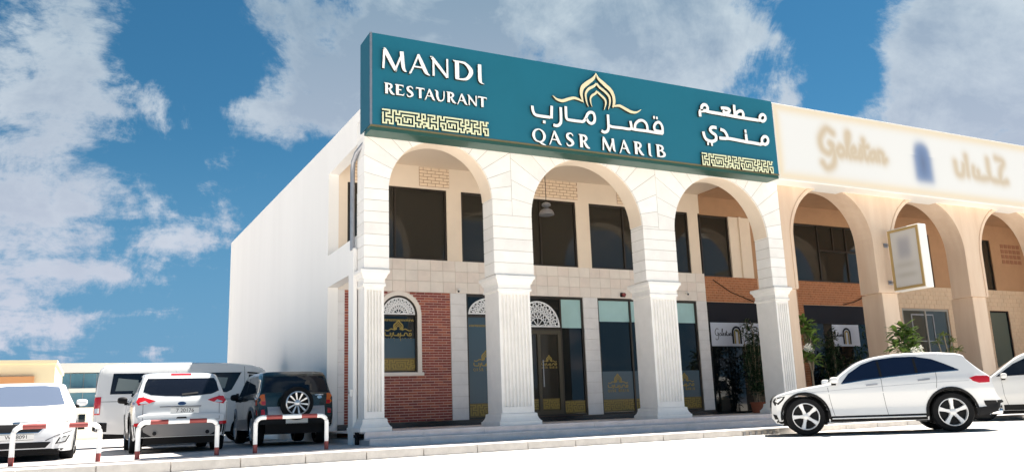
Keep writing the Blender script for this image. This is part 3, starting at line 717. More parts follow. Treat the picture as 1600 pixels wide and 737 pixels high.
# upper windows
def upper(x0, x1, muls, z0=4.53, z1=6.39, parent=bld, mt=None):
    bars = [(x0, x1, z0, z0 + .045), (x0, x1, z1 - .045, z1)]; xs = [x0] + muls + [x1]
    for i, v in enumerate(xs):
        a = v if i == 0 else v - (.05 if i == len(xs) - 1 else .025); bars.append((a, a + .05, z0 + .045, z1 - .045))
    w = frame_bars(bars, parent)
    for a, b in zip(xs[:-1], xs[1:]): pane('pane', a + .02, b - .02, z0 + .03, z1 - .03, mt or M['glass_warm'], w)
    return w
upper(5.35, 7.97, [6.58]); upper(8.38, 11.87, [9.56, 10.74]); upper(12.31, 15.80, [13.46, 14.63])
# brick-pattern tile patches above the upper windows
for a, b in ((7.22, 8.05), (10.5, 11.95), (13.28, 14.5), (5.5, 6.1)):
    pt = MB().box(a, b, YW - .006, YW - .001, 6.455, 6.96).obj('brick_pattern', M['brown_joint'], bld)
    n = 6; hh = .505 / n
    for r_ in range(n):
        x = a - (.11 if r_ % 2 else 0)
        while x < b - .02:
            l, r__ = max(x, a), min(x + .22, b)
            if r__ - l > .03: link('pattern_brick', piece('pattern_brick', round(r__ - l - .014, 3), .012, hh - .014, M['cream_brick']), pt, loc=((l + r__) / 2, YW - .012, 6.455 + hh * (r_ + .5)))
            x += .22
# pendant lamp in the arcade
pl = thing('pendant_lamp', 'metal dome pendant lamp hanging in the middle arch', 'lamp', (10.26, 18.3, 5.62), worldparts=True)
MB().tube([(10.26, 18.3, 5.95), (10.26, 18.3, 6.98)], .008, 6).obj('cord', M['black'], pl)
lb = MB(); lb.rings([[(10.26 + r_ * math.cos(2 * math.pi * k / 18), 18.3 + r_ * math.sin(2 * math.pi * k / 18), z) for k in range(18)] for r_, z in ((.20, 5.63), (.19, 5.68), (.15, 5.75), (.07, 5.80), (.03, 5.82))])
lb.obj('lamp_shade', M['galv'], pl, smooth=True)
lb = MB(); lb.rings([[(10.26 + r_ * math.cos(2 * math.pi * k / 14), 18.3 + r_ * math.sin(2 * math.pi * k / 14), z) for k in range(14)] for r_, z in ((.05, 5.84), (.12, 5.88), (.11, 5.93), (.03, 5.97))])
lb.obj('lamp_collar', M['galv'], pl, smooth=True)
# drain pipe, meter box, camera, siren
dp = MB(); dp.tube([(4.98, 16.60, 6.56), (4.93, 16.66, 6.45), (4.82, 16.86, 6.28), (4.80, 17.06, 6.12), (4.80, 17.10, 5.9), (4.80, 17.10, 4.18)], .052, 12)
tag(dp.obj('drain_pipe', M['galv'], smooth=True), 'grey drain pipe bending down the corner under the teal sign', 'pipe')
mtb = thing('meter_box', 'small white switch box on the corner pilaster', 'electrical box', (4.77, 17.1, 1.15), worldparts=True)
MB().box(4.74, 4.788, 17.02, 17.16, 1.12, 1.27).obj('box_cover', M['sign_white'], mtb, bevel=.006); MB().box(4.735, 4.742, 17.06, 17.12, 1.19, 1.21).obj('box_slot', M['black'], mtb)
vb = thing('valve_unit', 'black pipe valve at the foot of the corner column', 'valve', (4.80, 16.75, PK), worldparts=True)
MB().tube([(4.82, 16.72, PK), (4.82, 16.72, .50)], .028, 8).obj('pipe', M['black'], vb); MB().tube([(4.82, 16.86, PK), (4.82, 16.86, .42)], .022, 8).obj('pipe', M['black'], vb)
MB().box(4.78, 4.87, 16.68, 16.90, .30, .36).obj('bracket', M['black'], vb)
def cctv(x, z, label):
    c = thing('security_camera', label, 'camera', (x, YW - .02, z), worldparts=True)
    MB().tube([(x, YW - .005, z), (x, YW - .07, z)], .04, 12).obj('camera_base', M['sign_white'], c, smooth=True); MB().tube([(x - .01, YW - .06, z - .01), (x - .07, YW - .2, z - .06)], .032, 10).obj('camera_body', M['sign_white'], c, smooth=True)
    MB().tube([(x - .071, YW - .2, z - .06), (x - .075, YW - .21, z - .064)], .026, 10).obj('lens', M['black'], c)
cctv(15.50, 3.92, 'small white security camera on the tiles left of the orange brick band'); cctv(8.24, 3.78, 'small white security camera above the tall blue window')
sr = thing('alarm_siren', 'small dark red alarm siren above the two-tone shop window', 'alarm', (13.26, YW, 3.80), worldparts=True)
MB().box(13.18, 13.34, YW - .05, YW - .011, 3.74, 3.86).obj('siren_base', M['black'], sr, bevel=.008); MB().tube([(13.26, YW - .05, 3.80), (13.26, YW - .12, 3.80)], .05, 12).obj('siren_lens', M['rail_red'], sr, smooth=True)

# ------------------------------------------------------------------ neighbouring beige building
concave_prism('facade_wall', arch_outline(16.552, 33, NARCH, 3.66, 7.06), YF + .004, YU + .1, M['beige'], nb)
for a, b, zp in NARCH:          # raised band round each arch
    c = (a + b) / 2; r = (b - a) / 2
    arch_ring(c, zp - r, r + .002, r + .10, 3.68, YF - .018, YF + .02, 30).obj('arch_band', M['beige'], nb)
for xl, xr in ((16.565, 16.90), (20.22, 20.87), (24.22, 24.86), (28.25, 28.88), (32.2, 32.9)):
    p_ = MB().box(xl, xr, YF + .05, YB, FZ, 3.658).obj('pier', M['beige'], nb, bevel=.012)
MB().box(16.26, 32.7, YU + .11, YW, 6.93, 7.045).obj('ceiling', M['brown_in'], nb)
nw = MB()
# lower wall pieces
for a, b, z0, z1 in [(18.32, 19.95, .41, 3.69), (23.02, 24.70, .41, 3.69), (27.12, 29.40, .41, 3.69), (30.5, 32.7, .41, 3.69), (16.25, 18.32, 3.69, 4.46), (18.32, 19.95, 3.69, 4.46), (19.95, 23.02, 3.69, 4.46), (23.02, 32.7, 3.69, 4.46)]: nw.box(a, b, YW + .012, YW + .3, z0, z1)
nwo = nw.obj('inner_wall', M['orange_mortar'], nb)
nu = MB()
for a, b, z0, z1 in [(23.02, 24.9, 4.46, 6.36), (18.2, 20.05, 4.46, 6.36), (26.6, 28.75, 4.46, 6.36), (30.0, 32.7, 4.46, 6.36), (16.25, 32.7, 6.36, 6.93)]: nu.box(a, b, YW, YW + .3, z0, z1)
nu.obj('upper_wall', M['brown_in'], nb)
cw = MB().box(17.36, 18.2, YW - .02, YW + .3, 4.46, 6.36); cw.box(17.72, 17.80, YW - .09, YW - .02, 4.46, 6.36); cw.obj('cream_panel', M['plaster_warm'], nb)
def brickfield(name, x0, x1, z0, z1, bw, bh, y, mt, parent, j=.010):
    mb = MB(); n = int((z1 - z0) / bh); hh = (z1 - z0) / n
    for r_ in range(n):
        x = x0 - (bw / 2 if r_ % 2 else 0)
        while x < x1 - .02:
            a, b = max(x, x0), min(x + bw, x1)
            if b - a > .03: mb.box(a + j / 2, b - j / 2, y + random.uniform(-.004, .002), y + .02, z0 + hh * r_ + j / 2, z0 + hh * (r_ + 1) - j / 2)
            x += bw
    o = mb.obj(name, mt, parent, recalc=False); o['kind'] = 'stuff'; return o
brickfield('brickwork', 16.26, 18.32, 3.70, 4.46, .16, .075, YW + .0, M['orange_brick'], nwo)
brickfield('brickwork', 19.95, 23.02, 3.70, 4.46, .16, .075, YW + .0, M['orange_brick'], nwo)
brickfield('brickwork', 19.95, 20.16, FZ, 3.70, .16, .075, YW + .0, M['orange_brick'], nwo)
MB().box(19.95, 20.16, YW + .03, YW + .3, FZ, 3.69).obj('brick_jamb', M['orange_mortar'], nb)
brickfield('tilework', 23.02, 32.7, 3.70, 4.46, .26, .13, YW + .0, M['beige_tile'], nwo, .008)
brickfield('tilework', 23.02, 24.70, FZ, 3.70, .26, .13, YW + .0, M['beige_tile'], nwo, .008)
brickfield('tilework', 27.12, 29.4, FZ, 3.70, .26, .13, YW + .0, M['beige_tile'], nwo, .008); brickfield('tilework', 30.5, 32.7, FZ, 3.70, .26, .13, YW + .0, M['beige_tile'], nwo, .008)
bw2 = frame_bars([(29.4, 29.46, FZ, 3.69), (30.44, 30.5, FZ, 3.69), (29.46, 30.44, 3.63, 3.69)], nb, name='shop_window', mt=M['black']); pane('pane', 29.46, 30.44, FZ, 3.63, mat('glass_green', (.09, .12, .105), .06), bw2)
# shop windows: dark fascia, poster, dark glass
def dark_front(x0, x1, xp0, xp1):
    w = frame_bars([(x0, x0 + .05, FZ, 3.69), (x1 - .05, x1, FZ, 3.69), (x0 + .05, x1 - .05, FZ, FZ + .06)], nb, name='shop_window', mt=M['black'])
    pane('fascia', x0 + .05, x1 - .05, 3.10, 3.69, M['navy'], w, YW + .04, .03); pane('pane', x0 + .05, x1 - .05, FZ + .06, 3.099, M['glass'], w)
    if xp1 > xp0:
        pane('poster', xp0, xp1, 2.38, 3.08, M['poster'], w, YW + .055, .006)
        xc = xp0 + (xp1 - xp0) * .52
        arch_ring(xc, 2.80, .12, .18, 2.45, YW + .046, YW + .052, 16).obj('printed_arch', M['navy'], w)
        arch_ring(xc, 2.79, .05, .10, 2.45, YW + .046, YW + .052, 12).obj('printed_arch', M['gold_print'], w)
        # name in script, as a print
        mb = MB(); s = .13; x_ = xc - .82; k = 0
        for st in SCRIPT:
            stroke3d(mb, [(x_ + px * s, 2.68 + pz * s, .016) for px, pz in st], YW + .047 - .0003 * k, YW + .053, n=4); k += 1
        mb.obj('printed_name', [M['navy'], M['navy']], w)
    return w
SCRIPT = [[(1.0, 1.5), (.5, 1.7), (0, 1.0), (.1, .3), (.6, .1), (.9, .6), (.7, .75), (.95, .2), (.8, -.6), (.3, -.9), (0, -.6)], [(1.5, .65), (1.2, .4), (1.35, .05), (1.7, .2), (1.65, .55), (1.45, .65)],
          [(1.85, .1), (2.1, 1.0), (2.2, 1.6), (2.05, 1.5), (2.0, .4), (2.15, .05)], [(2.3, .3), (2.6, .45), (2.5, .7), (2.3, .5), (2.35, .1), (2.7, .1)], [(2.8, .1), (3.05, .7), (3.1, .2), (2.9, .05)],
          [(3.3, 1.3), (3.3, .3), (3.45, .05), (3.6, .2)], [(3.1, .85), (3.6, .9)], [(4.1, .6), (3.8, .5), (3.75, .1), (4.05, .2), (4.15, .6), (4.2, .1)], [(4.4, .1), (4.4, .6), (4.6, .65), (4.75, .5), (4.75, .05), (4.95, .2)]]
dark_front(16.30, 18.32, 16.36, 18.26); dark_front(20.16, 23.02, 21.36, 22.56)
gw = frame_bars([(24.70, 24.78, FZ, 3.69), (27.04, 27.12, FZ, 3.69), (24.78, 27.04, 3.61, 3.69), (24.78, 27.04, FZ, FZ + .06), (25.88, 25.95, FZ + .06, 3.61)], nb, name='shop_window', mt=mat('grey_frame', (.30, .29, .26), .5))
MG = mat('glass_grey', (.07, .075, .065), .05, spec=.6)
pane('pane', 24.78, 25.88, FZ + .06, 3.61, MG, gw); pane('pane', 25.95, 27.04, FZ + .06, 3.61, MG, gw)
for a, b, z0, z1 in ((25.2, 25.24, 2.55, 3.5), (26.3, 26.34, 2.55, 3.5), (25.24, 26.3, 3.46, 3.5), (25.24, 26.3, 2.55, 2.58)): MB().box(a, b, YW + .05, YW + .069, z0, z1).obj('inner_frame', M['galv'], gw)
# upper windows
upper(16.25, 17.36, [], 4.46, 6.36, nb)
w = upper(20.05, 23.02, [21.14], 4.46, 6.36, nb)
for a, b, z0, z1 in ((21.165, 22.97, 5.48, 5.54), (21.79, 21.84, 5.54, 6.315), (22.38, 22.44, 4.505, 5.48), (22.38, 22.44, 5.54, 6.315)): MB().box(a, b, YW + .02, YW + .12, z0, z1).obj('glazing_bar', M['bronze'], w)
upper(24.9, 26.6, [25.75], 4.46, 6.36, nb); upper(28.75, 30.0, [], 4.46, 6.36, nb)
# far end of the arcade: cross wall with a pierced block grille
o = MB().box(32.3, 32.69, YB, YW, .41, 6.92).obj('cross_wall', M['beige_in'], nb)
wr = MB()
for i in range(5):
    for k in range(4): wr.box(30.6 + i * .24, 30.78 + i * .24, YW - .012, YW - .001, 5.5 + k * .2, 5.64 + k * .2)
wr.obj('vent_grille', M['brown_joint'], nb)
# thin cables on the brick bands
tag(MB().tube([(16.55, YW - .03, 4.35), (17.2, YW - .03, 4.0), (18.1, YW - .03, 3.72)], .012, 6).obj('cable', M['black']), 'black cable sagging across the orange brick band above the poster window', 'cable')
tag(MB().tube([(21.9, YW - .03, 3.72), (22.5, YW - .03, 3.85), (23.0, YW - .03, 4.05)], .012, 6).obj('cable', M['black']), 'short black cable rising at the end of the farther orange brick band', 'cable')

# ------------------------------------------------------------------ white sign of the neighbour (soft, out-of-focus print)
s2 = thing('shop_sign', 'long white sign box with soft gold border and blue arch emblem', 'sign', (22.5, SY, 6.5), worldparts=True)
MB().box(16.16, 33.0, SY + .005, 16.72, 6.53, 8.70).obj('panel', M['sign_white'], s2, bevel=.01)
X0, X1, Z0, Z1 = 16.17, 32.99, 6.545, 8.69
nx, nz = 640, 84
gx = np.linspace(X0, X1, nx); gz = np.linspace(Z0, Z1, nz); GX, GZ = np.meshgrid(gx, gz)
base = np.array([.74, .745, .735]); gold = np.array([.50, .37, .20]); blue = np.array([.035, .085, .20])
img = np.tile(base, (nz, nx, 1))
def lay(mask, col):
    global img
    img = img * (1 - mask[..., None]) + col * mask[..., None]
edge = np.minimum(np.minimum(GX - X0, X1 - GX), np.minimum(GZ - Z0, Z1 - GZ))
lay(.70 * np.exp(-(np.clip(edge - .06, 0, 9) / .17) ** 2), np.array([.74, .60, .38])); lay(np.clip(1 - edge / .07, 0, 1) * .6, base)
def strokes(lines, wd, col, amt):
    d = np.full(GX.shape, 9.0)
    for ln in lines:
        Q = crom(ln, 6)
        for a, b in zip(Q[:-1], Q[1:]):
            v = b - a; L2 = v @ v + 1e-9
            t = np.clip(((GX - a[0]) * v[0] + (GZ - a[1]) * v[1]) / L2, 0, 1)
            d = np.minimum(d, np.hypot(GX - a[0] - t * v[0], GZ - a[1] - t * v[1]))
    lay(amt * np.exp(-(d / wd) ** 2), col)
s = .52
strokes([[(17.85 + px * s, 7.42 + pz * s * .85) for px, pz in st] for st in SCRIPT], .15, gold, .72)
ar2 = [[(26.0, 7.35), (25.7, 7.33), (25.75, 7.7), (25.95, 8.0), (25.6, 8.1)], [(25.7, 7.33), (25.2, 7.4), (25.15, 8.0)], [(25.2, 7.4), (24.7, 7.35), (24.6, 7.55)], [(24.7, 7.35), (24.4, 7.4), (24.4, 7.65)], [(24.1, 7.4), (24.1, 8.0)], [(23.95, 7.7), (23.85, 7.4), (23.6, 7.4), (23.55, 7.75)]]
strokes(ar2, .16, gold, .68)
ex, ez = (GX - 22.05) / .45, (GZ - 7.55)
em = 1 / (1 + np.exp((np.abs(GX - 22.05) - .40) / .06)) / (1 + np.exp(-(ez + .58) / .06)); em *= np.where(ez > .25, 1 / (1 + np.exp((np.hypot(GX - 22.05, ez - .25) - .42) / .06)), 1.0)
lay(em * .9, blue * 1.6 + .03); lay(em * .7 * np.exp(-((GX - 22.05) / .15) ** 2 - (ez / .35) ** 2), np.array([.12, .16, .26]))
v = np.stack([GX.ravel(), np.full(GX.size, SY - .001), GZ.ravel()], 1)
idx = np.arange(nx * nz).reshape(nz, nx); q = np.stack([idx[:-1, :-1], idx[:-1, 1:], idx[1:, 1:], idx[1:, :-1]], -1).reshape(-1, 4)
def print_mesh(name, v, q, img, parent, mtname):
    me = bpy.data.meshes.new(name); me.from_pydata(v.tolist(), [], q.tolist())
    ca = me.color_attributes.new('print', 'FLOAT_COLOR', 'POINT')
    ca.data.foreach_set('color', np.concatenate([img.reshape(-1, 3), np.ones((img.size // 3, 1))], 1).astype(np.float32).ravel())
    if mtname not in bpy.data.materials:
        mt = mat(mtname, (1, 1, 1), .45); n = mt.node_tree.nodes.new('ShaderNodeAttribute'); n.attribute_name = 'print'
        mt.node_tree.links.new(n.outputs['Color'], mt.node_tree.nodes['Principled BSDF'].inputs['Base Color'])
    return link(name, me, parent, bpy.data.materials[mtname])
print_mesh('printed_face', v, q, img, s2, 'sign_print')
# projecting light box on the pier
lbx = thing('projecting_sign', 'white projecting box sign with gold frame on the beige pier', 'sign', (20.55, 16.5, 3.65), worldparts=True)
MB().box(20.42, 20.74, 15.24, 16.28, 3.65, 5.44).obj('sign_box', M['sign_white'], lbx, bevel=.012)
GF = mat('gold_frame', (.42, .29, .12), .4)
MB().box(20.395, 20.419, 15.26, 15.33, 3.68, 5.41).box(20.395, 20.419, 16.19, 16.26, 3.68, 5.41).box(20.395, 20.419, 15.33, 16.19, 3.68, 3.75).box(20.395, 20.419, 15.33, 16.19, 5.34, 5.41).obj('gold_frame', GF, lbx)
ny, nz2 = 44, 80
gy = np.linspace(15.335, 16.185, ny); gz = np.linspace(3.755, 5.335, nz2); GX, GZ = np.meshgrid(gy, gz)
img = np.tile(np.array([.58, .56, .53]), (nz2, ny, 1))
lay(.55 * np.exp(-((GX - 15.78) / .22) ** 4 - ((GZ - 4.85) / .33) ** 4), np.array([.22, .23, .30])); lay(.4 * np.exp(-((GX - 15.78) / .33) ** 4 - ((GZ - 4.36) / .09) ** 2), np.array([.36, .33, .28])); lay(.45 * np.exp(-((GX - 15.78) / .33) ** 4 - ((GZ - 4.08) / .08) ** 2), np.array([.36, .33, .28]))
v = np.stack([np.full(GX.size, 20.412), GX.ravel(), GZ.ravel()], 1); idx = np.arange(ny * nz2).reshape(nz2, ny)
q = np.stack([idx[:-1, :-1], idx[1:, :-1], idx[1:, 1:], idx[:-1, 1:]], -1).reshape(-1, 4)
print_mesh('printed_face', v, q, img, lbx, 'sign_print')
for z in (5.05, 3.95): MB().tube([(20.56, 16.27, z), (20.56, 16.51, z)], .03, 8).obj('bracket', M['galv'], lbx); MB().box(20.48, 20.64, 16.485, 16.50, z - .06, z + .06).obj('bracket_plate', M['galv'], lbx)

# ------------------------------------------------------------------ plants
LEAF = mat('leaf', (.19, .29, .06), .45, .45, 5, col2=(.08, .15, .035), spec=.4)
LEAFD = mat('leaf_dark', (.03, .065, .022), .4, .4, 5, col2=(.012, .03, .012), spec=.4)
LEAFY = mat('leaf_yellow', (.16, .20, .04), .45, .4, 5, col2=(.07, .11, .025), spec=.4)
BARK = mat('bark', (.30, .24, .17), .85, .2, 12)
PETAL = mat('petal', (.85, .84, .76), .5)
def leaf(mb, p, d, L, W, curl=.25):
    d = d.normalized(); s = d.cross(Vector((0, 0, 1)));
    if s.length < .05: s = Vector((1, 0, 0))
    s.normalize(); n = s.cross(d)
    P = []
    for t, w in ((0, .12), (.35, .8), (.7, 1.0), (.9, .6), (1, .03)):
        c = p + d * L * t - n * (curl * L * t * t) * (1 if n.z > 0 else -1)
        P += [c - s * W * w / 2 + n * .015 * w, c, c + s * W * w / 2 + n * .015 * w]
    f = []
    for i in range(4):
        a = 3 * i; f += [(a, a + 1, a + 4, a + 3), (a + 1, a + 2, a + 5, a + 4)]
    mb.add(P, f)
def frangipani(name, label, loc, tips, base_h, L=.30, W=.115, per=26, mt=LEAF, flowers=2, group='frangipani plants before the arcade'):
    t = thing(name, label, 'plant', loc, group=group); fo = MB(); tr = MB(); fl = MB()
    for i, tp_ in enumerate(tips):
        tp_ = Vector(tp_); b = Vector((0, 0, base_h)); mid = b.lerp(tp_, .5) + Vector((random.uniform(-.05, .05), random.uniform(-.05, .05), -.05))
        tr.tube([b, mid, tp_], .02, 7, rr=[.026, .02, .016])
        for k in range(per):
            a = k * 2.399 + i; e = random.uniform(-.35, .95)
            d = Vector((math.cos(a) * math.cos(e), math.sin(a) * math.cos(e), math.sin(e)))
            leaf(fo, tp_ + d * .03 - Vector((0, 0, random.uniform(0, .12))), d, L * random.uniform(.7, 1.1), W * random.uniform(.8, 1.1), random.uniform(.1, .4))
        if i < flowers:
            for c in range(6):
                cp = tp_ + Vector((random.uniform(-.16, .10), -.16 - random.random() * .1, random.uniform(-.06, .12)))
                for k in range(5):
                    a = k * 2 * math.pi / 5; leaf(fl, cp, Vector((math.cos(a), -.5, math.sin(a))), .075, .055, .1)
    tr.tube([(0, 0, 0), (.015, .01, base_h * .5), (0, 0, base_h)], .03, 8, rr=[.042, .034, .027])
    tr.obj('trunk', BARK, t, smooth=True); fo.obj('crown', mt, t, recalc=False)
    if flowers: fl.obj('flowers', PETAL, t, recalc=False)
    return t
frangipani('frangipani', 'slender frangipani with white flowers right of the white and beige corner column', (18.20, 17.55, FZ), [(-.14, 0, 2.5), (.02, -.05, 2.15), (-.12, .05, 2.22), (.14, .0, 1.95), (-.22, -.05, 1.55), (-.02, -.1, 1.45), (.06, .06, 2.4)], 1.05, flowers=0, L=.32)
bpy.data.objects['frangipani']
fl_ = MB()
f1 = bpy.data.objects['frangipani']
for c in range(12):
    cp = Vector((-.30 + random.uniform(-.12, .14), -.22, 1.72 + random.uniform(-.08, .10)))
    for k in range(5):
        a = k * 2 * math.pi / 5; leaf(fl_, cp, Vector((math.cos(a), -.5, math.sin(a))), .085, .065, .1)
fl_.obj('flowers', PETAL, f1, recalc=False)
frangipani('frangipani', 'bushy frangipani with white flowers in front of the beige pier under the projecting sign', (19.3, 15.34, .14), [(-.30, 0, 1.95), (-.12, .05, 2.3), (.05, -.05, 2.1), (.25, 0, 2.25), (.42, .05, 2.0), (-.02, 0, 1.8), (.20, -.08, 1.85), (.1, 0, 2.42)], 1.0, flowers=0, L=.32)
f2 = bpy.data.objects['frangipani.001']; fl_ = MB()
for c in range(14):
    cp = Vector((.12 + random.uniform(-.2, .2), -.28, 1.72 + random.uniform(-.10, .12)))
    for k in range(5):
        a = k * 2 * math.pi / 5; leaf(fl_, cp, Vector((math.cos(a), -.5, math.sin(a))), .085, .065, .1)
fl_.obj('flowers', PETAL, f2, recalc=False)
frangipani('frangipani', 'yellow-green leggy shrub against the grey shop window', (22.3, 16.3, FZ), [(-.30, 0, 1.85), (.0, 0, 2.05), (.30, 0, 1.9), (.55, 0, 1.65), (.2, 0, 1.6), (-.1, 0, 1.5)], .7, L=.18, W=.06, per=16, mt=LEAFY, flowers=0)
def shrub(label, loc, h, rad, n, mt, pot=None, group='dark shrubs in the arcade'):
    t = thing('potted_or_added_shrub', label, 'plant', loc, group=group); fo = MB(); st = MB(); zb = 0
    if pot:
        pm = MB(); pm.rings([[(r_ * math.cos(2 * math.pi * k / 16), r_ * math.sin(2 * math.pi * k / 16), z) for k in range(16)] for r_, z in ((.15, 0), (.20, .26), (.22, .26), (.22, .30), (.19, .30), (.18, .25))])
        pm.obj('pot', M['terracotta'], t, smooth=True); zb = .25
    for i in range(9):
        a = random.uniform(0, 6.28); r_ = rad * random.uniform(.1, .9); e = Vector((math.cos(a) * r_, math.sin(a) * r_ * .5, zb + (h - zb) * random.uniform(.55, 1)))
        st.tube([(random.uniform(-.06, .06), random.uniform(-.06, .06), zb), tuple(e * .5 + Vector((0, 0, zb * .5))), tuple(e)], .012, 5, rr=[.014, .01, .006])
        for k in range(n):
            t_ = random.uniform(.2, 1.02); p = Vector((e.x * t_, e.y * t_, zb + (e.z - zb) * t_)) + Vector((random.uniform(-.14, .14), random.uniform(-.10, .10), random.uniform(-.1, .1)))
            d = Vector((random.uniform(-1, 1), random.uniform(-1, 1), random.uniform(-.5, .7))); leaf(fo, p, d, random.uniform(.12, .22), random.uniform(.04, .075), .2)
    st.obj('stem', BARK, t); fo.obj('crown', mt, t, recalc=False); return t
shrub('dark leafy shrub in terracotta pot before the nearer poster window', (17.05, 18.6, FZ), 2.5, .5, 70, LEAFD, True)
shrub('tall dark shrub added behind the pot for trees reflected in the nearer poster window', (17.55, 18.95, FZ), 2.75, .6, 80, LEAFD)  # added plant, stands in for dark trees mirrored in this window
shrub('dark shrub added left of the farther poster for foliage reflected in the glass, behind the slender frangipani', (20.45, 18.8, FZ), 2.35, .65, 90, LEAFD)  # this and the next two are added in place of foliage reflections
shrub('tall dark shrub added for reflected foliage, covering the right edge of the farther poster', (22.25, 18.7, FZ), 2.85, .6, 80, LEAFD)
shrub('low dark shrub added under the farther poster for foliage reflected in the glass', (21.35, 18.75, FZ), 1.75, .8, 90, LEAFD)

# ------------------------------------------------------------------ barrier rails
def rail(x0, x1, y, zb, label, h=.60, off=0.0):
    P = []; r = .12
    for z in np.linspace(zb - .05, zb + h - r, 9): P.append((x0, y, z))
    for a in np.linspace(0, math.pi / 2, 7)[1:]: P.append((x0 + r - r * math.cos(a), y, zb + h - r + r * math.sin(a)))
    for x in np.linspace(x0 + r, x1 - r, 19)[1:]: P.append((x, y, zb + h))
    for a in np.linspace(math.pi / 2, 0, 7)[1:]: P.append((x1 - r + r * math.cos(a), y, zb + h - r + r * math.sin(a)))
    for z in np.linspace(zb + h - r, zb - .05, 9)[1:]: P.append((x1, y, z))
    mb = MB(); mb.tube(P, .038, 12); n = 12
    for i in range(len(P) - 1):
        c = [(P[i][k] + P[i + 1][k]) / 2 for k in range(3)]
        u = (c[0] - x0) / (x1 - x0)
        red = (c[2] < zb + .17) or (c[2] > zb + h - .01 and (.12 < u < .38 or .63 < u < .87))
        if red:
            for j in range(n): mb.mi[i * n + j] = 1
    o = mb.obj('barrier_rail', [M['rail_white'], M['rail_red']], smooth=True); tag(o, label, 'barrier', 'hoop rails along the parking edge'); return o
rail(-1.05, .15, 15.25, .145, 'red and white hoop rail in front of the white saloon car'); rail(.72, 1.95, 15.25, .145, 'red and white hoop rail behind the white crossover with roof brake light')
rail(2.58, 3.82, 15.25, .16, 'red and white hoop rail behind the dark green off-roader')
rail(-2.95, -1.72, 15.25, .145, 'red and white hoop rail at the left edge of the photo')
bpy.data.objects.remove(bpy.data.objects['barrier_rail.003'])

# ------------------------------------------------------------------ far buildings
fb = thing('far_building', 'pale yellow low building with orange band at the far left', 'building', (-6.5, 62, -.3), worldparts=True)
CRM = mat('cream_wall', (.80, .70, .48), .8, .05, .4); ORG = mat('orange_band', (.62, .30, .13), .8)
MB().box(-14, -2.15, 60, 75, -.35, 4.65).obj('wall', CRM, fb); MB().box(-14.1, -2.05, 59.9, 75.1, 4.651, 4.85).obj('parapet', CRM, fb)
MB().box(-14, -3.25, 59.7, 59.99, 3.3, 3.85).obj('band', ORG, fb); MB().box(-14, -2.6, 59.8, 59.99, 2.55, 2.66).obj('sill_band', ORG, fb)
for k in range(7):
    wdw = MB().box(-4.7 - k * 1.5, -3.55 - k * 1.5, 59.85, 59.98, 2.7, 3.25).obj('window', M['glass'], fb); MB().box(-4.78 - k * 1.5, -4.7 - k * 1.5, 59.8, 59.97, 2.68, 3.28).obj('window_frame', M['sign_white'], wdw)
gb = thing('far_office', 'far glass fronted office with white roof slab and balcony strips', 'building', (0, 85, -.3), worldparts=True)
BG = mat('blue_glass', (.10, .22, .30), .08, .2, .3, spec=.8)
MB().box(-2.9, 3.6, 86.6, 100, -.35, 5.4).obj('core', M['galv'], gb); MB().box(-3.2, 3.9, 85.2, 100.5, 5.5, 6.3).obj('roof_slab', M['sign_white'], gb)
for k in range(6):
    for r_ in range(3):
        MB().box(-2.85 + k * 1.07, -1.84 + k * 1.07, 86.5, 86.58, .9 + r_ * 1.55, 2.35 + r_ * 1.55).obj('glass_panel', BG, gb)
MB().box(-1.9, .3, 85.0, 86.45, 3.72, 4.05).obj('balcony', M['sign_white'], gb); MB().box(-.2, 3.4, 85.6, 86.45, 2.2, 2.35).obj('balcony', M['sign_white'], gb)
fb2 = thing('far_block', 'low white block far behind the parked saloon', 'building', (0, 72, -.3), worldparts=True)
MB().box(-1.5, 3, 72, 78, -.35, 2.1).obj('wall', M['white_paint'], fb2); 
for k in range(3): MB().box(-1.2 + k * 1.4, -.35 + k * 1.4, 71.94, 71.99, .5, 1.6).obj('window', M['glass'], fb2)

# ------------------------------------------------------------------ cars (x forward, y to the car's left, z up, ground at 0)
PAINT = mat('paint_white', (.70, .71, .72), .28, coat=.8, spec=.4)
PAINT_W2 = mat('paint_warm_white', (.70, .70, .69), .3, coat=.8, spec=.4)
PAINT_S = mat('paint_silver_white', (.58, .60, .61), .3, coat=.8, spec=.4)
PAINT_G = mat('paint_green', (.008, .022, .024), .22, coat=.8)
SILV = mat('cladding_silver', (.36, .37, .40), .4, metal=.3)
CGL = mat('car_glass', (.007, .009, .015), .03, spec=.5)
CGLB = mat('car_glass_blue', (.007, .012, .032), .04, spec=.5)
CGLP = mat('car_glass_pale', (.10, .125, .18), .03, spec=.9)
BLK = mat('trim_black', (.008, .008, .009), .6, spec=.25)
DRK = mat('panel_gap', (.10, .10, .11), .6)
LAMP_R = mat('lamp_red', (.48, .012, .018), .15, coat=.8)
LAMP_O = mat('lamp_orange', (.60, .13, .02), .15, coat=.8)
LAMP_C = mat('lamp_clear', (.62, .64, .66), .12, metal=.4, coat=.8)
CHR = mat('chrome', (.75, .76, .78), .12, metal=1.0)
ALLOY = mat('alloy', (.62, .63, .65), .3, metal=.8)
ALLOYW = mat('alloy_bright', (.80, .80, .80), .35, metal=.25)
GREY = mat('skid_grey', (.20, .19, .18), .5)
PLATE = mat('plate_white', (.78, .78, .75), .4)

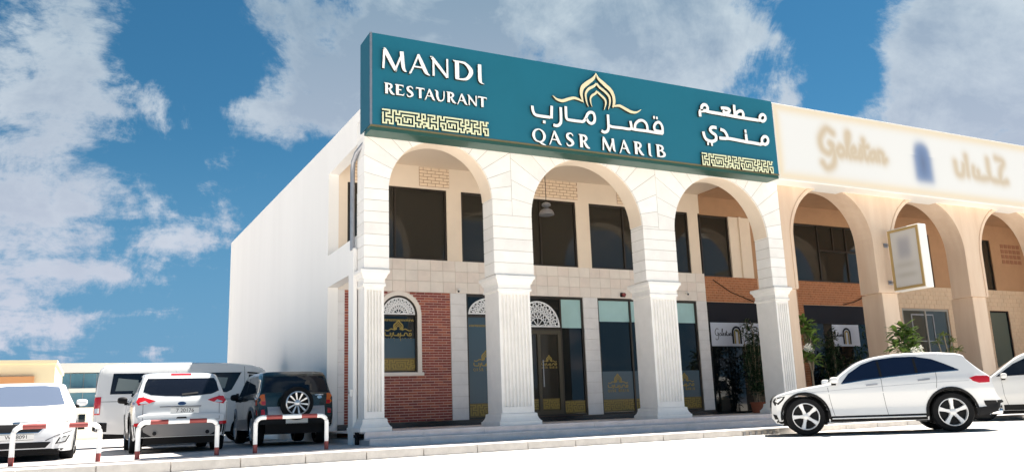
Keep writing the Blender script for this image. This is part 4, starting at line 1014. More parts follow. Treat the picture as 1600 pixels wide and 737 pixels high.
def interp(P, x):
    if x <= P[0][0]: return P[0][1]
    for (a, b), (c, d) in zip(P[:-1], P[1:]):
        if x <= c: return b + (d - b) * (x - a) / max(c - a, 1e-6)
    return P[-1][1]
class Car:
    def __init__(s, name, label, loc, heading, group=None, slope=0.0):
        s.t = thing(name, label, 'car', loc, heading, group)
        s.t.rotation_euler = (0, slope, heading)
    def body(s, top, bot, plan, tum, W, axles, wr, ra, mt, crown=.07, arch_z=None, name='body', under=.09):
        az = wr if arch_z is None else arch_z
        xs = set()
        T = [tuple(p) for p in crom(top, 5)]
        T = [(p[0], p[1]) for p in T]
        last = -99; T2 = []
        for x, z in T:
            if x > last + 1e-4: T2.append((x, z)); last = x
        for x, z in T2: xs.add(round(x, 4))
        for p in bot: xs.add(round(p[0], 4))
        for xa in axles:
            for k in range(17): xs.add(round(xa + ra * math.cos(math.pi * k / 16), 4))
            xs.add(round(xa + ra + .004, 4)); xs.add(round(xa - ra - .004, 4))
        for k in range(60): xs.add(round(T2[0][0] + (T2[-1][0] - T2[0][0]) * k / 59, 4))
        xs = sorted(x for x in xs if T2[0][0] <= x <= T2[-1][0])
        q = [xs[0]]
        for x in xs[1:]:
            if x - q[-1] > .003: q.append(x)
        xs = q
        NS, NT = 18, 8; rings = []
        for x in xs:
            zt = interp(T2, x); zb = interp(bot, x)
            for xa in axles:
                if abs(x - xa) <= ra: zb = max(zb, az + math.sqrt(max(0, ra * ra - (x - xa) ** 2)))
            zt = max(zt, zb + .04); cr = min(crown, .45 * (zt - zb)); zs = zt - cr; wp = interp(plan, x) * W / 2
            side = []
            for k in range(NS + 1):
                z = zb + (zs - zb) * k / NS; side.append((wp * interp(tum, z), z))
            ys = side[-1][0]
            tp = [(ys * math.cos(a) ** .45, zs + cr * math.sin(a) ** .8) for a in np.linspace(0, math.pi / 2, NT + 1)[1:-1]] + [(0, zt)]
            h = side + tp
            rings.append([(x, y, z) for y, z in h] + [(x, -y, z) for y, z in reversed(h[:-1])])
        mb = MB(); n = len(rings[0]); v = [p for r_ in rings for p in r_]; f = []
        for i in range(len(rings) - 1):
            for j in range(n - 1): f.append((i * n + j, (i + 1) * n + j, (i + 1) * n + j + 1, i * n + j + 1))
        f.append(tuple(range(n))); f.append(tuple((len(rings) - 1) * n + j for j in range(n - 1, -1, -1)))
        mb.add(v, f); o = mb.obj(name, mt, s.t, smooth=True, sharp=50); s.b = o
        bm = bmesh.new(); bm.from_mesh(o.data); bmesh.ops.triangulate(bm, faces=bm.faces[:]); s.bvh = BVHTree.FromBMesh(bm); bm.free()
        s.axles = axles; s.wr = wr; s.W = W
        # dark floor pan and wheel housings
        x0, x1 = xs[0] + .25, xs[-1] - .25; zf = interp(bot, 0)
        u = MB().box(x0, x1, -W * .36, W * .36, zf - under, zf + .38)
        for xa in axles: u.box(xa - ra * .98, xa + ra * .98, -W * .299, W * .299, zf - .05, az + ra * .9)
        u.obj('underbody', BLK, s.t); return o
    def pr(s, side, a, b, off):
        if side == 'L': o, d = Vector((a, 4, b)), Vector((0, -1, 0))
        elif side == 'R': o, d = Vector((a, -4, b)), Vector((0, 1, 0))
        elif side == 'F': o, d = Vector((6, a, b)), Vector((-1, 0, 0))
        elif side == 'B': o, d = Vector((-6, a, b)), Vector((1, 0, 0))
        else: o, d = Vector((a, b, 5)), Vector((0, 0, -1))
        h = s.bvh.ray_cast(o, d)
        if h[0] is None:
            g = {'L': Vector((a, s.W / 2, b)), 'R': Vector((a, -s.W / 2, b)), 'F': Vector((2.3, a, b)), 'B': Vector((-2.3, a, b)), 'T': Vector((a, b, 1.5))}[side]
            h = s.bvh.find_nearest(g)
        n = h[1] if h[1].dot(d) < 0 else -h[1]
        return h[0] + n * off
    def decal(s, name, side, poly, mt, off=.004, parent=None, res=.09, smooth=True, rim=.012):
        bm = bmesh.new(); vs = [bm.verts.new((a, b, 0)) for a, b in poly]; f = bm.faces.new(vs)
        bmesh.ops.triangulate(bm, faces=[f])
        for _ in range(5):
            es = [e for e in bm.edges if e.calc_length() > res]
            if not es: break
            bmesh.ops.subdivide_edges(bm, edges=es, cuts=1); bmesh.ops.triangulate(bm, faces=bm.faces[:])
        for v in bm.verts: v.co = s.pr(side, v.co.x, v.co.y, off)
        be = [e for e in bm.edges if e.is_boundary]
        r_ = bmesh.ops.extrude_edge_only(bm, edges=be)
        for v in [g for g in r_['geom'] if isinstance(g, bmesh.types.BMVert)]:
            n = s.bvh.find_nearest(v.co); v.co = v.co - (n[1] * (rim if n[1].dot(v.co - n[0]) >= -.001 else -rim))
        bmesh.ops.recalc_face_normals(bm, faces=bm.faces[:])
        # outward check on the biggest face
        c = max(bm.faces, key=lambda q: q.calc_area()); n = s.bvh.find_nearest(c.calc_center_median())[1]
        if c.normal.dot(n) < 0: bmesh.ops.reverse_faces(bm, faces=bm.faces[:])
        me = bpy.data.meshes.new(name); bm.to_mesh(me); bm.free()
        if smooth: me.polygons.foreach_set('use_smooth', [True] * len(me.polygons)); me.set_sharp_from_angle(angle=R(40))
        return link(name, me, parent or s.t, mt)
    def both(s, name, poly, mt, **k):
        for sd in 'LR': s.decal(name, sd, poly, mt, **k)
    def mirror(s, name, side, poly, mt, **k):
        s.decal(name, side, poly, mt, **k); s.decal(name, side, [(-a, b) for a, b in reversed(poly)], mt, **k)
    def line(s, name, side, pts, w, mt, off=.003, parent=None):
        P = []
        for (a, b), (c, d) in zip(pts[:-1], pts[1:]):
            n = max(1, int(math.hypot(c - a, d - b) / .06))
            P += [(a + (c - a) * k / n, b + (d - b) * k / n, w) for k in range(n)]
        P.append((*pts[-1], w)); le, ri = ribbon(P, False, 1, False)
        v = [s.pr(side, *q, off) for pr_ in zip(le, ri) for q in pr_]
        f = [(2 * i, 2 * i + 1, 2 * i + 3, 2 * i + 2) for i in range(len(le) - 1)]
        me = new_mesh(name, v, f); return link(name, me, parent or s.b, mt)
    def wheels(s, spokes, tr, tw=.225, rim=None, style='five', track=None):
        ty = MB(); N = 36; prof = [(tr * .70, -tw / 2), (tr * .80, -tw / 2 - .004), (tr * .94, -tw / 2 + .006), (tr * .99, -tw / 2 + .035), (tr, -tw / 4), (tr, tw / 4), (tr * .99, tw / 2 - .035), (tr * .94, tw / 2 - .006), (tr * .80, tw / 2 + .004), (tr * .70, tw / 2)]
        ty.rings([[(r_ * math.cos(2 * math.pi * k / N), y, r_ * math.sin(2 * math.pi * k / N)) for r_, y in prof] for k in range(N)], caps=False)
        n = len(prof); ty.add(ty.v[-n:] + ty.v[:n], [(j, n + j, n + j + 1, j + 1) for j in range(n - 1)])
        tme = ty.obj('_t', M['rubber'], smooth=True); td = tme.data; bpy.data.objects.remove(tme)
        rm = MB(); rr = tr * .715; yo = tw / 2 - .015
        # rim lip, dark dish, spokes, hub (outer face towards +y)
        rm.rings([[(a * math.cos(2 * math.pi * k / N), y, a * math.sin(2 * math.pi * k / N)) for a, y in ((rr, yo + .012), (rr * .93, yo + .016), (rr * .90, yo - .03), (rr * .9, -.05))] for k in range(N + 1)], 0, caps=False, closed=False)
        rm.add([(rr * .92 * math.cos(2 * math.pi * k / N), yo - .075, rr * .92 * math.sin(2 * math.pi * k / N)) for k in range(N)], [tuple(range(N - 1, -1, -1))], 1)
        for i in range(spokes):
            a0 = 2 * math.pi * i / spokes + math.pi / 2
            h0, h1 = (.30, .155) if style == 'five' else (.16, .10)
            if style == 'five': ws = [(.13, .10), (.45, .072), (.93, .115)]
            else: ws = [(.12, .05), (.5, .045), (.93, .05)]
            st = []
            for q_, w_ in ws:
                r_ = rr * q_; w = rr * w_ * 1.55; yy = yo + .006 - .02 * (1 - q_)
                cx, cz = r_ * math.cos(a0), r_ * math.sin(a0); tx, tz = -math.sin(a0), math.cos(a0)
                st.append([(cx - tx * w, yy - .045, cz - tz * w), (cx - tx * w * .8, yy, cz - tz * w * .8), (cx + tx * w * .8, yy, cz + tz * w * .8), (cx + tx * w, yy - .045, cz + tz * w)])
            rm.rings(st, 0)
        rm.rings([[(a * math.cos(2 * math.pi * k / 14), y, a * math.sin(2 * math.pi * k / 14)) for k in range(14)] for a, y in ((rr * .2, yo - .06), (rr * .2, yo + .004), (rr * .12, yo + .012))], 0)
        rme = rm.obj('_r', [rim or ALLOY, M['black']], smooth=True, sharp=35); rd = rme.data; bpy.data.objects.remove(rme)
        tk = track or (s.W / 2 - tw / 2 - .03)
        for xa in s.axles:
            for sg in (1, -1):
                w = link('wheel', td, s.t, loc=(xa, sg * tk, tr)); w.rotation_euler = (0, random.uniform(0, 1.2), 0 if sg > 0 else math.pi)
                link('rim', rd, w)
        return td, rd
    def plate(s, side, a, b, w, h, txt, off=.012, x=None):
        p = s.pr(side, a, b, off)
        sg = 1 if side == 'F' else -1
        xx = x if x is not None else p.x
        pl = MB().box(xx - .004, xx + .004, a - w / 2, a + w / 2, b - h / 2, b + h / 2).obj('number_plate', PLATE, s.t)
        bd = MB()
        for q in ((-w / 2 + .004, w / 2 - .004, h / 2 - .012, h / 2 - .006), (-w / 2 + .004, w / 2 - .004, -h / 2 + .006, -h / 2 + .012)): bd.box(xx + sg * .0045, xx + sg * .0055, a + q[0], a + q[1], b + q[2], b + q[3])
        bd.obj('plate_border', BLK, pl)
        if not txt: return pl
        me = textmesh(txt, h * .78); me.transform(Matrix(((0, 0, sg, xx + sg * .0065), (sg, 0, 0, a), (0, 1, 0, b), (0, 0, 0, 1)))); me.materials.clear(); me.materials.append(BLK)
        link('plate_text', me, pl); return pl
    def wing_mirror(s, x, z, y, mt, sz=(.13, .22, .15), sides=(1, -1)):
        for sg in sides:
            mb = MB(); L, Wd, H = sz; rings = []
            for t, k in ((-1, .35), (-.85, .8), (-.3, 1), (.4, .95), (.85, .75), (1, .4)):
                rings.append([(x + L / 2 * math.copysign(abs(math.cos(a)) ** .7, math.cos(a)) * k, sg * (y + Wd / 2 + Wd / 2 * t), z + H / 2 * math.copysign(abs(math.sin(a)) ** .7, math.sin(a)) * k) for a in np.linspace(0, 2 * math.pi, 13)[:-1]])
            mb.rings(rings); o = mb.obj('wing_mirror', mt, s.t, smooth=True)
            MB().box(x - .03, x + .05, *sorted((sg * (y - .05), sg * (y + .06))), z - H / 2 - .03, z - H / 2 + .03).obj('mirror_stalk', BLK, o)

# ---- white SUV at the kerb (traced from its side)
def tm(a, b):                    # traced point -> metres in the car's frame
    px, py = 1200 + a / 4, 540 + b / 4
    k = 79.4 / .99
    return (.93 * (1.4365 * .99 - (px - 1262) / k), (680 - .035 * (px - 1262) - py) / k)
top = [tm(*p) for p in [(1478, 372), (1474, 335), (1440, 285), (1424, 225), (1412, 186), (1352, 140), (1292, 84), (1274, 58), (1200, 46), (1050, 42), (900, 47), (780, 60), (680, 80), (600, 112), (520, 163), (440, 222), (400, 236), (250, 262), (150, 284), (75, 308), (42, 335), (32, 385), (30, 430)]]
fix = []
for x, z in top:
    if fix and x <= fix[-1][0]: x = fix[-1][0] + .006
    fix.append((x, z))
c = Car('parked_suv', 'white SUV with five spoke wheels at the kerb, nose to the left', (14.22, 12.25, .032), R(138), 'white SUVs at the kerb')
x0, x1 = fix[0][0], fix[-1][0]
c.body(fix, [(x0, .52), (x0 + .12, .36), (x0 + .5, .27), (-.9, .24), (.9, .24), (x1 - .35, .20), (x1 - .08, .24), (x1, .34)],
       [(x0, .74), (x0 + .12, .84), (x0 + .45, .94), (x0 + 1.0, .99), (-.3, 1), (.9, 1), (x1 - .7, .97), (x1 - .3, .90), (x1 - .1, .80), (x1, .64)],
       [(.2, .93), (.30, .972), (.40, .975), (.50, .958), (.62, .975), (.80, 1.0), (.84, .992), (.98, .975), (1.05, .935), (1.5, .765), (1.7, .70)], 1.86, [1.322, -1.322], .37, .425, PAINT, crown=.045, under=.0)
c.wheels(5, .37, .235, ALLOYW)
win = [tm(*p) for p in [(492, 240), (550, 176), (640, 120), (720, 93), (850, 76), (980, 73), (1080, 90), (1160, 122), (1236, 158), (1100, 168), (800, 197), (640, 218)]]
c.both('side_glass', win, CGLB, off=.005)
for a in ((742, 100, 752, 198), (968, 86, 975, 176)):
    p = [tm(a[0], a[1]), tm(a[2], a[3])]
    for sd in 'LR': c.line('window_pillar', sd, p, .045, BLK, .008)
for sd in 'LR':
    c.line('belt_trim', sd, [tm(498, 240), tm(640, 218), tm(800, 198), tm(1100, 169), tm(1230, 160)], .016, CHR, .007)
    for q in ([(405, 262), (412, 330), (425, 400), (440, 462)], [(748, 205), (750, 300), (760, 380), (770, 440)], [(1090, 172), (1088, 215), (1078, 265)]):
        c.line('door_gap', sd, [tm(*p) for p in q], .008, DRK, .002)
    for q in ((650, 722, 246), (972, 1046, 217)):
        c.line('door_handle', sd, [tm(q[0], q[2] + 4), tm(q[1], q[2] - 4)], .028, SILV, .012)
    c.line('painted_crease_shade', sd, [tm(300, 292), tm(500, 275), tm(800, 252), tm(1080, 232), tm(1280, 222)], .006, SILV, .002)  # grey strip painted on the flank as the shading of a fold
    for xa in c.axles:
        c.decal('arch_trim', sd, [(xa + (.425) * math.cos(t), .37 + .42 * math.sin(t)) for t in np.linspace(-.15, math.pi + .15, 22)] + [(xa + .468 * math.cos(t), .37 + .468 * math.sin(t)) for t in np.linspace(math.pi + .15, -.15, 22)], BLK, off=.012, res=.2)
    c.decal('sill_trim', sd, [(-.87, .25), (.87, .25), (.87, .36), (-.87, .36)], BLK, off=.01)
    sgn = 1 if sd == 'L' else -1
    MB().box(-.84, .84, *sorted((sgn * .86, sgn * .955)), .30, .325).obj('running_board', ALLOYW, c.t, bevel=.008)
    c.decal('tail_light', sd, [tm(*p) for p in [(1287, 206), (1325, 195), (1398, 194), (1410, 202), (1406, 232), (1340, 236), (1304, 225)]], LAMP_R, off=.008)
    c.decal('headlight', sd, [tm(*p) for p in [(44, 350), (62, 327), (126, 317), (112, 340), (80, 368), (56, 376)]], BLK, off=.006)
    c.decal('headlight_lens', sd, [tm(*p) for p in [(62, 350), (76, 333), (114, 322), (100, 338), (74, 358)]], LAMP_C, off=.010)
    c.decal('rear_bumper', sd, [tm(*p) for p in [(1290, 385), (1330, 380), (1400, 372), (1462, 345), (1474, 360), (1470, 420), (1400, 440), (1300, 455)]], BLK, off=.008)
    c.decal('front_spoiler', sd, [tm(*p) for p in [(36, 470), (60, 474), (120, 478), (140, 500), (110, 505), (45, 480)]], BLK, off=.008)
    c.decal('air_intake', sd, [tm(*p) for p in [(40, 430), (62, 436), (72, 462), (50, 462)]], BLK, off=.008)
    MB().tube([(x0 + .02, sgn * .58, .36), (x0 + .20, sgn * .60, .36)], .055, 12).obj('exhaust', CHR, c.t, smooth=True)
c.decal('windscreen', 'F', [(-.62, 1.04), (.62, 1.04), (.50, 1.50), (-.50, 1.50)], CGL, off=.005)
c.decal('rear_window', 'B', [(-.58, 1.10), (.58, 1.10), (.46, 1.48), (-.46, 1.48)], CGL, off=.006)
c.mirror('tail_light', 'B', [(.52, .90), (.80, .90), (.80, 1.02), (.52, 1.0)], LAMP_R, off=.008)
c.decal('rear_bumper', 'B', [(-.8, .40), (.8, .40), (.82, .56), (-.82, .56)], BLK, off=.01)
c.decal('grille', 'F', [(-.42, .56), (.42, .56), (.48, .80), (-.48, .80)], BLK, off=.008); c.line('grille_bar', 'F', [(-.44, .68), (.44, .68)], .035, CHR, .016, c.t)
c.wing_mirror(.74, 1.045, .90, PAINT, (.17, .20, .13))

# ---- second white SUV behind it
d = Car('parked_suv', 'white SUV cut off by the right edge, behind the tail of the other SUV', (21.5, 13.2, .05), R(127), 'white SUVs at the kerb')
top2 = [(-2.30, .62), (-2.28, .95), (-2.18, 1.12), (-1.85, 1.55), (-1.6, 1.63), (-.8, 1.69), (0, 1.68), (.45, 1.58), (1.05, 1.16), (1.2, 1.08), (1.9, .98), (2.2, .86), (2.28, .62), (2.30, .45)]
d.body(top2, [(-2.3, .45), (-2.0, .3), (-1, .24), (1, .24), (2.0, .22), (2.3, .34)], [(-2.3, .76), (-2.1, .9), (-1.5, .98), (0, 1), (1.2, 1), (1.9, .92), (2.2, .8), (2.3, .66)],
       [(.2, .93), (.35, .965), (.6, 1.0), (.95, .985), (1.08, .94), (1.6, .74), (1.72, .70)], 1.86, [1.40, -1.38], .36, .42, PAINT_W2)
d.wheels(5, .36, .23, ALLOYW)
d.both('side_glass', [(1.02, 1.07), (.62, 1.36), (.25, 1.53), (-.4, 1.59), (-1.1, 1.57), (-1.65, 1.42), (-1.85, 1.15), (-.4, 1.10)], CGL, off=.006)
for sd in 'LR':
    for q in ([(.92, 1.04), (.90, .60), (.84, .38)], [(-.10, 1.08), (-.12, .6), (-.14, .38)]): d.line('door_gap', sd, q, .008, DRK, .002)
    d.line('window_pillar', sd, [(-.05, 1.09), (-.08, 1.59)], .05, BLK, .009)
    for a in (.12, -.92): d.line('door_handle', sd, [(a, .94), (a - .2, .945)], .028, PAINT_S, .012)
    d.decal('sill_trim', sd, [(-.93, .25), (.94, .25), (.94, .38), (-.93, .38)], BLK, off=.01)
    d.decal('headlight', sd, [(1.85, .86), (2.18, .80), (2.2, .70), (1.95, .74)], LAMP_C, off=.008)
d.wing_mirror(.86, 1.08, .90, PAINT_W2, (.16, .2, .14)); d.decal('windscreen', 'F', [(-.62, 1.12), (.62, 1.12), (.52, 1.5), (-.52, 1.5)], CGL, off=.006)

# ---- white crossover, seen from behind
f = Car('parked_crossover', 'white crossover parked nose-in with high red tail lights and twin exhausts', (1.60, 17.82 + 2.15, PK - .01), R(90))
topf = [(a, b * .97 if b > .7 else b) for a, b in [(-2.20, .52), (-2.195, .64), (-2.19, .76), (-2.15, .80), (-2.12, 1.0), (-2.06, 1.12), (-1.88, 1.42), (-1.74, 1.56), (-1.55, 1.61), (-.8, 1.655), (0, 1.645), (.5, 1.55), (1.1, 1.14), (1.3, 1.06), (1.9, .95), (2.15, .82), (2.22, .55)]]
f.body(topf, [(-2.2, .31), (-2.0, .26), (-1, .26), (1, .26), (2, .24), (2.22, .36)], [(-2.2, .86), (-2.12, .93), (-1.95, .965), (-1.4, 1), (0, 1), (1.2, 1), (1.9, .90), (2.22, .62)],
       [(.3, .95), (.5, .985), (.7, 1.0), (.95, .985), (1.05, .95), (1.2, .88), (1.55, .735), (1.66, .70)], 1.82, [1.30, -1.36], .345, .41, PAINT_S, crown=.06)
f.wheels(5, .345, .225, ALLOY)
f.decal('rear_window', 'B', [(-.62, 1.44), (.62, 1.44), (.66, 1.36), (.70, 1.18), (.56, 1.12), (.3, 1.095), (0, 1.085), (-.3, 1.095), (-.56, 1.12), (-.70, 1.18), (-.66, 1.36)], CGL, off=.006)
f.mirror('tail_light', 'B', [(.48, 1.00), (.60, .955), (.78, .92), (.865, .93), (.865, 1.06), (.70, 1.075)], LAMP_R, off=.010)
f.mirror('reversing_lens', 'B', [(.60, .955), (.85, .93), (.85, .975), (.66, 1.0)], LAMP_C, off=.018, res=.2)
f.decal('brake_light', 'B', [(-.19, 1.505), (.19, 1.505), (.19, 1.535), (-.19, 1.535)], LAMP_R, off=.012)
f.plate('B', -.06, .805, .52, .13, '7 20176', off=.016)
f.line('tailgate_gap', 'B', [(-.70, 1.10), (-.70, .62), (.70, .62), (.70, 1.10)], .010, DRK, .003); f.line('tailgate_trim', 'B', [(-.36, .885), (.40, .885)], .016, DRK, .008)
f.decal('tailgate_handle', 'B', [(-.10, .655), (.10, .655), (.08, .685), (-.08, .685)], BLK, off=.008)
f.decal('badge', 'B', [(.07 * math.cos(t), .94 + .028 * math.sin(t)) for t in np.linspace(0, 2 * math.pi, 15)[:-1]], mat('badge_blue', (.03, .05, .12), .2), off=.012); f.line('badge_rim', 'B', [(.074 * math.cos(t), .94 + .031 * math.sin(t)) for t in np.linspace(0, 2 * math.pi, 17)], .008, CHR, .014)
f.decal('lower_bumper', 'B', [(-.82, .32), (.82, .32), (.86, .56), (.5, .585), (-.5, .585), (-.86, .56)], BLK, off=.008)
f.decal('skid_plate', 'B', [(-.52, .325), (.52, .325), (.68, .42), (.70, .49), (.60, .555), (-.60, .555), (-.70, .49), (-.68, .42)], GREY, off=.02)
f.mirror('reflector', 'B', [(.70, .52), (.83, .53), (.83, .59), (.70, .58)], LAMP_R, off=.022)
for sg in (1, -1): MB().tube([(-2.23, sg * .48, .385), (-2.0, sg * .48, .385)], .05, 14).obj('exhaust', GREY, f.t, smooth=True); MB().tube([(-2.238, sg * .48, .385), (-2.228, sg * .48, .385)], .038, 12).obj('exhaust_bore', BLK, f.t)
f.line('rear_wiper', 'B', [(0, 1.11), (-.30, 1.14)], .03, BLK, .02, f.t)
f.both('side_glass', [(.95, 1.13), (.55, 1.40), (.2, 1.52), (-.6, 1.54), (-1.2, 1.50), (-1.7, 1.36), (-1.85, 1.18), (-.4, 1.12)], CGL, off=.006)
for sd in 'LR':
    f.line('door_gap', sd, [(.85, 1.08), (.85, .4)], .008, DRK, .002); f.line('door_gap', sd, [(-.2, 1.1), (-.2, .4)], .008, DRK, .002)
    for xa in f.axles: f.decal('arch_trim', sd, [(xa + .405 * math.cos(t), .345 + .405 * math.sin(t)) for t in np.linspace(-.1, math.pi + .1, 18)] + [(xa + .46 * math.cos(t), .345 + .46 * math.sin(t)) for t in np.linspace(math.pi + .1, -.1, 18)], BLK, off=.012, res=.2)
    f.decal('sill_trim', sd, [(-.9, .27), (.85, .27), (.85, .38), (-.9, .38)], BLK, off=.01)
f.wing_mirror(.72, 1.10, .88, BLK, (.14, .2, .15)); f.decal('windscreen', 'F', [(-.6, 1.12), (.6, 1.12), (.5, 1.48), (-.5, 1.48)], CGL, off=.005)

# ---- dark green off-roader with spare wheel
g = Car('parked_offroader', 'dark green off-roader with spare wheel on the tailgate beside the wall', (3.93, 18.22 + 1.95, PK + .02), R(90))
topg = [(-1.92, .50), (-1.915, .62), (-1.90, .74), (-1.86, .78), (-1.84, 1.02), (-1.80, 1.10), (-1.66, 1.42), (-1.56, 1.52), (-1.40, 1.56), (-.6, 1.58), (.2, 1.565), (.5, 1.50), (.95, 1.10), (1.1, 1.02), (1.7, .94), (1.88, .84), (1.95, .55)]
g.body(topg, [(-1.92, .44), (-1.7, .36), (-1, .32), (1, .32), (1.7, .30), (1.95, .40)], [(-1.92, .88), (-1.86, .95), (-1.6, .985), (-1.2, 1), (0, 1), (1.0, 1), (1.6, .92), (1.95, .7)],
       [(.3, .96), (.6, 1.0), (.98, .985), (1.05, .95), (1.15, .91), (1.5, .80), (1.58, .77)], 1.66, [1.12, -1.12], .345, .41, PAINT_G, crown=.05)
g.wheels(9, .345, .235, ALLOY, 'multi')
g.decal('rear_window', 'B', [(-.62, 1.44), (.62, 1.44), (.70, 1.10), (-.70, 1.10)], CGL, off=.006)
g.decal('rear_cladding', 'B', [(-.60, .56), (.60, .56), (.60, .80), (-.60, .80)], SILV, off=.010); g.decal('bumper', 'B', [(-.78, .44), (.78, .44), (.80, .555), (-.80, .555)], BLK, off=.012)
g.mirror('tail_light', 'B', [(.64, .84), (.80, .84), (.80, 1.06), (.66, 1.06)], LAMP_O, off=.010); g.mirror('tail_light_lower', 'B', [(.645, .845), (.80, .845), (.80, .92), (.645, .92)], LAMP_R, off=.018)
g.mirror('reflector', 'B', [(.66, .64), (.80, .64), (.80, .74), (.66, .74)], LAMP_R, off=.012)
g.decal('badge', 'B', [(-.50 + .05 * math.cos(t), .98 + .03 * math.sin(t)) for t in np.linspace(0, 2 * math.pi, 13)[:-1]], CHR, off=.012); g.line('lettering_strip', 'B', [(-.40, 1.03), (-.58, 1.03)], .022, CHR, .010)
g.both('side_glass', [(.75, 1.08), (.45, 1.38), (.2, 1.47), (-1.4, 1.48), (-1.58, 1.40), (-1.68, 1.10)], CGL, off=.006)
for sd in 'LR':
    g.decal('side_cladding', sd, [(-.68, .34), (.68, .34), (.68, .56), (-.68, .56)], SILV, off=.010)
    for xa in g.axles: g.decal('arch_trim', sd, [(xa + .405 * math.cos(t), .345 + .405 * math.sin(t)) for t in np.linspace(-.1, math.pi + .1, 18)] + [(xa + .48 * math.cos(t), .345 + .48 * math.sin(t)) for t in np.linspace(math.pi + .1, -.1, 18)], SILV, off=.014, res=.2)
    for q in ([(.72, 1.06), (.72, .4)], [(-.15, 1.06), (-.15, .4)]): g.line('door_gap', sd, q, .008, DRK, .002)
    g.line('window_pillar', sd, [(-.15, 1.08), (-.15, 1.48)], .06, PAINT_G, .010)
g.wing_mirror(.62, 1.07, .82, BLK, (.13, .18, .15)); g.plate('B', -.0, .50, .46, .11, '', off=.03)
# spare wheel
sw_ = MB(); N = 36; prof = [(.20, -.10), (.29, -.11), (.335, -.09), (.345, -.04), (.345, .05), (.33, .09), (.20, .10)]
sw_.rings([[(y, r_ * math.cos(2 * math.pi * k / N), r_ * math.sin(2 * math.pi * k / N)) for r_, y in prof] for k in range(N + 1)], caps=False, closed=False)
sp = sw_.obj('spare_wheel', M['rubber'], g.t, smooth=True, loc=(-2.0, .02, .86))
sr_ = MB(); sr_.rings([[(y, a * math.cos(2 * math.pi * k / N), a * math.sin(2 * math.pi * k / N)) for a, y in ((.25, -.105), (.225, -.115), (.215, -.07))] for k in range(N + 1)], 0, caps=False, closed=False)
sr_.add([(-.06, .245 * math.cos(2 * math.pi * k / N), .245 * math.sin(2 * math.pi * k / N)) for k in range(N)], [tuple(range(N))], 1)
for i in range(10):
    a0 = 2 * math.pi * i / 10 + .15; tx, tz = -math.sin(a0), math.cos(a0); stn = []
    for q_, w in ((.04, .011), (.13, .013), (.22, .019)):
        cy, cz = q_ * math.cos(a0), q_ * math.sin(a0); xx = -.105 + .02 * (1 - q_ / .22)
        stn.append([(xx + .04, cy - tx * w, cz - tz * w), (xx, cy - tx * w, cz - tz * w), (xx, cy + tx * w, cz + tz * w), (xx + .04, cy + tx * w, cz + tz * w)])
    sr_.rings(stn, 0)
sr_.rings([[(y, a * math.cos(2 * math.pi * k / 14), a * math.sin(2 * math.pi * k / 14)) for k in range(14)] for a, y in ((.07, -.06), (.07, -.10), (.045, -.11))], 0)
sr_.obj('rim', [ALLOY, M['black']], sp, smooth=True, sharp=35)

# ---- white high-roof van, side on
v = Car('parked_van', 'white high roof van parked across behind the other cars', (2.33, 24.46, PK), 0.0)
v.t['category'] = 'van'
topv = [(-2.26, .60), (-2.255, .9), (-2.24, 1.4), (-2.19, 1.85), (-2.12, 2.0), (-1.95, 2.08), (-1.0, 2.13), (.6, 2.13), (1.3, 2.09), (1.6, 2.04), (1.9, 1.90), (2.06, 1.50), (2.16, 1.12), (2.22, .95), (2.26, .8), (2.28, .5)]
v.body(topv, [(-2.26, .42), (-2.1, .36), (-1.5, .32), (1, .30), (2.1, .28), (2.28, .36)], [(-2.26, .90), (-2.2, .97), (-2, 1), (0, 1), (1.6, 1), (2.1, .93), (2.28, .78)],
       [(.3, .97), (.6, 1.0), (1.1, .995), (1.25, .98), (1.85, .90), (1.95, .86), (2.13, .76)], 1.72, [1.42, -1.15], .335, .40, PAINT_W2, crown=.08)
v.wheels(7, .335, .21, ALLOY, 'multi')
ST = mat('seen_through', (.20, .23, .22), .1)
for sd in 'LR':
    v.decal('side_glass', sd, [(-1.92, 1.32), (-.42, 1.32), (-.42, 1.84), (-1.86, 1.84)], CGL, off=.006); v.decal('side_glass', sd, [(-.34, 1.32), (.90, 1.32), (1.02, 1.38), (1.27, 1.84), (-.34, 1.84)], CGL, off=.006)
    v.decal('window_see_through', sd, [(-1.80, 1.40), (-1.02, 1.40), (-1.02, 1.64), (-1.74, 1.72)], ST, off=.012); v.decal('window_see_through', sd, [(.62, 1.42), (.84, 1.42), (.92, 1.70), (.60, 1.72)], ST, off=.012)
    v.decal('door_glass', sd, [(1.44, 1.34), (1.98, 1.32), (1.90, 1.62), (1.74, 1.76), (1.46, 1.78)], CGL, off=.006); v.decal('window_see_through', sd, [(1.52, 1.40), (1.86, 1.38), (1.78, 1.60), (1.52, 1.62)], ST, off=.012)
    v.line('wind_deflector', sd, [(1.42, 1.83), (1.74, 1.80), (1.92, 1.64)], .04, BLK, .014)
    for q in ([(1.35, 2.0), (1.37, .85)], [(-.38, 1.88), (-.38, .4)], [(1.36, 1.10), (2.1, 1.06)], [(-2.2, 1.14), (1.35, 1.14)]): v.line('door_gap', sd, q, .012, DRK, .002)
    v.decal('door_handle', sd, [(1.14, 1.10), (1.21, 1.10), (1.21, 1.27), (1.14, 1.27)], BLK, off=.014)
    v.decal('bumper_side', sd, [(-2.22, .42), (-1.95, .40), (-1.95, .62), (-2.24, .64)], BLK, off=.01)
v.mirror('tail_light', 'B', [(.66, .82), (.80, .82), (.79, 1.26), (.66, 1.26)], LAMP_R, off=.012)
v.both('tail_light', [(-2.245, .82), (-2.12, .82), (-2.11, 1.26), (-2.235, 1.26)], LAMP_R, off=.012); v.both('tail_light_lens', [(-2.235, .86), (-2.14, .86), (-2.14, .98), (-2.235, .98)], LAMP_C, off=.018)
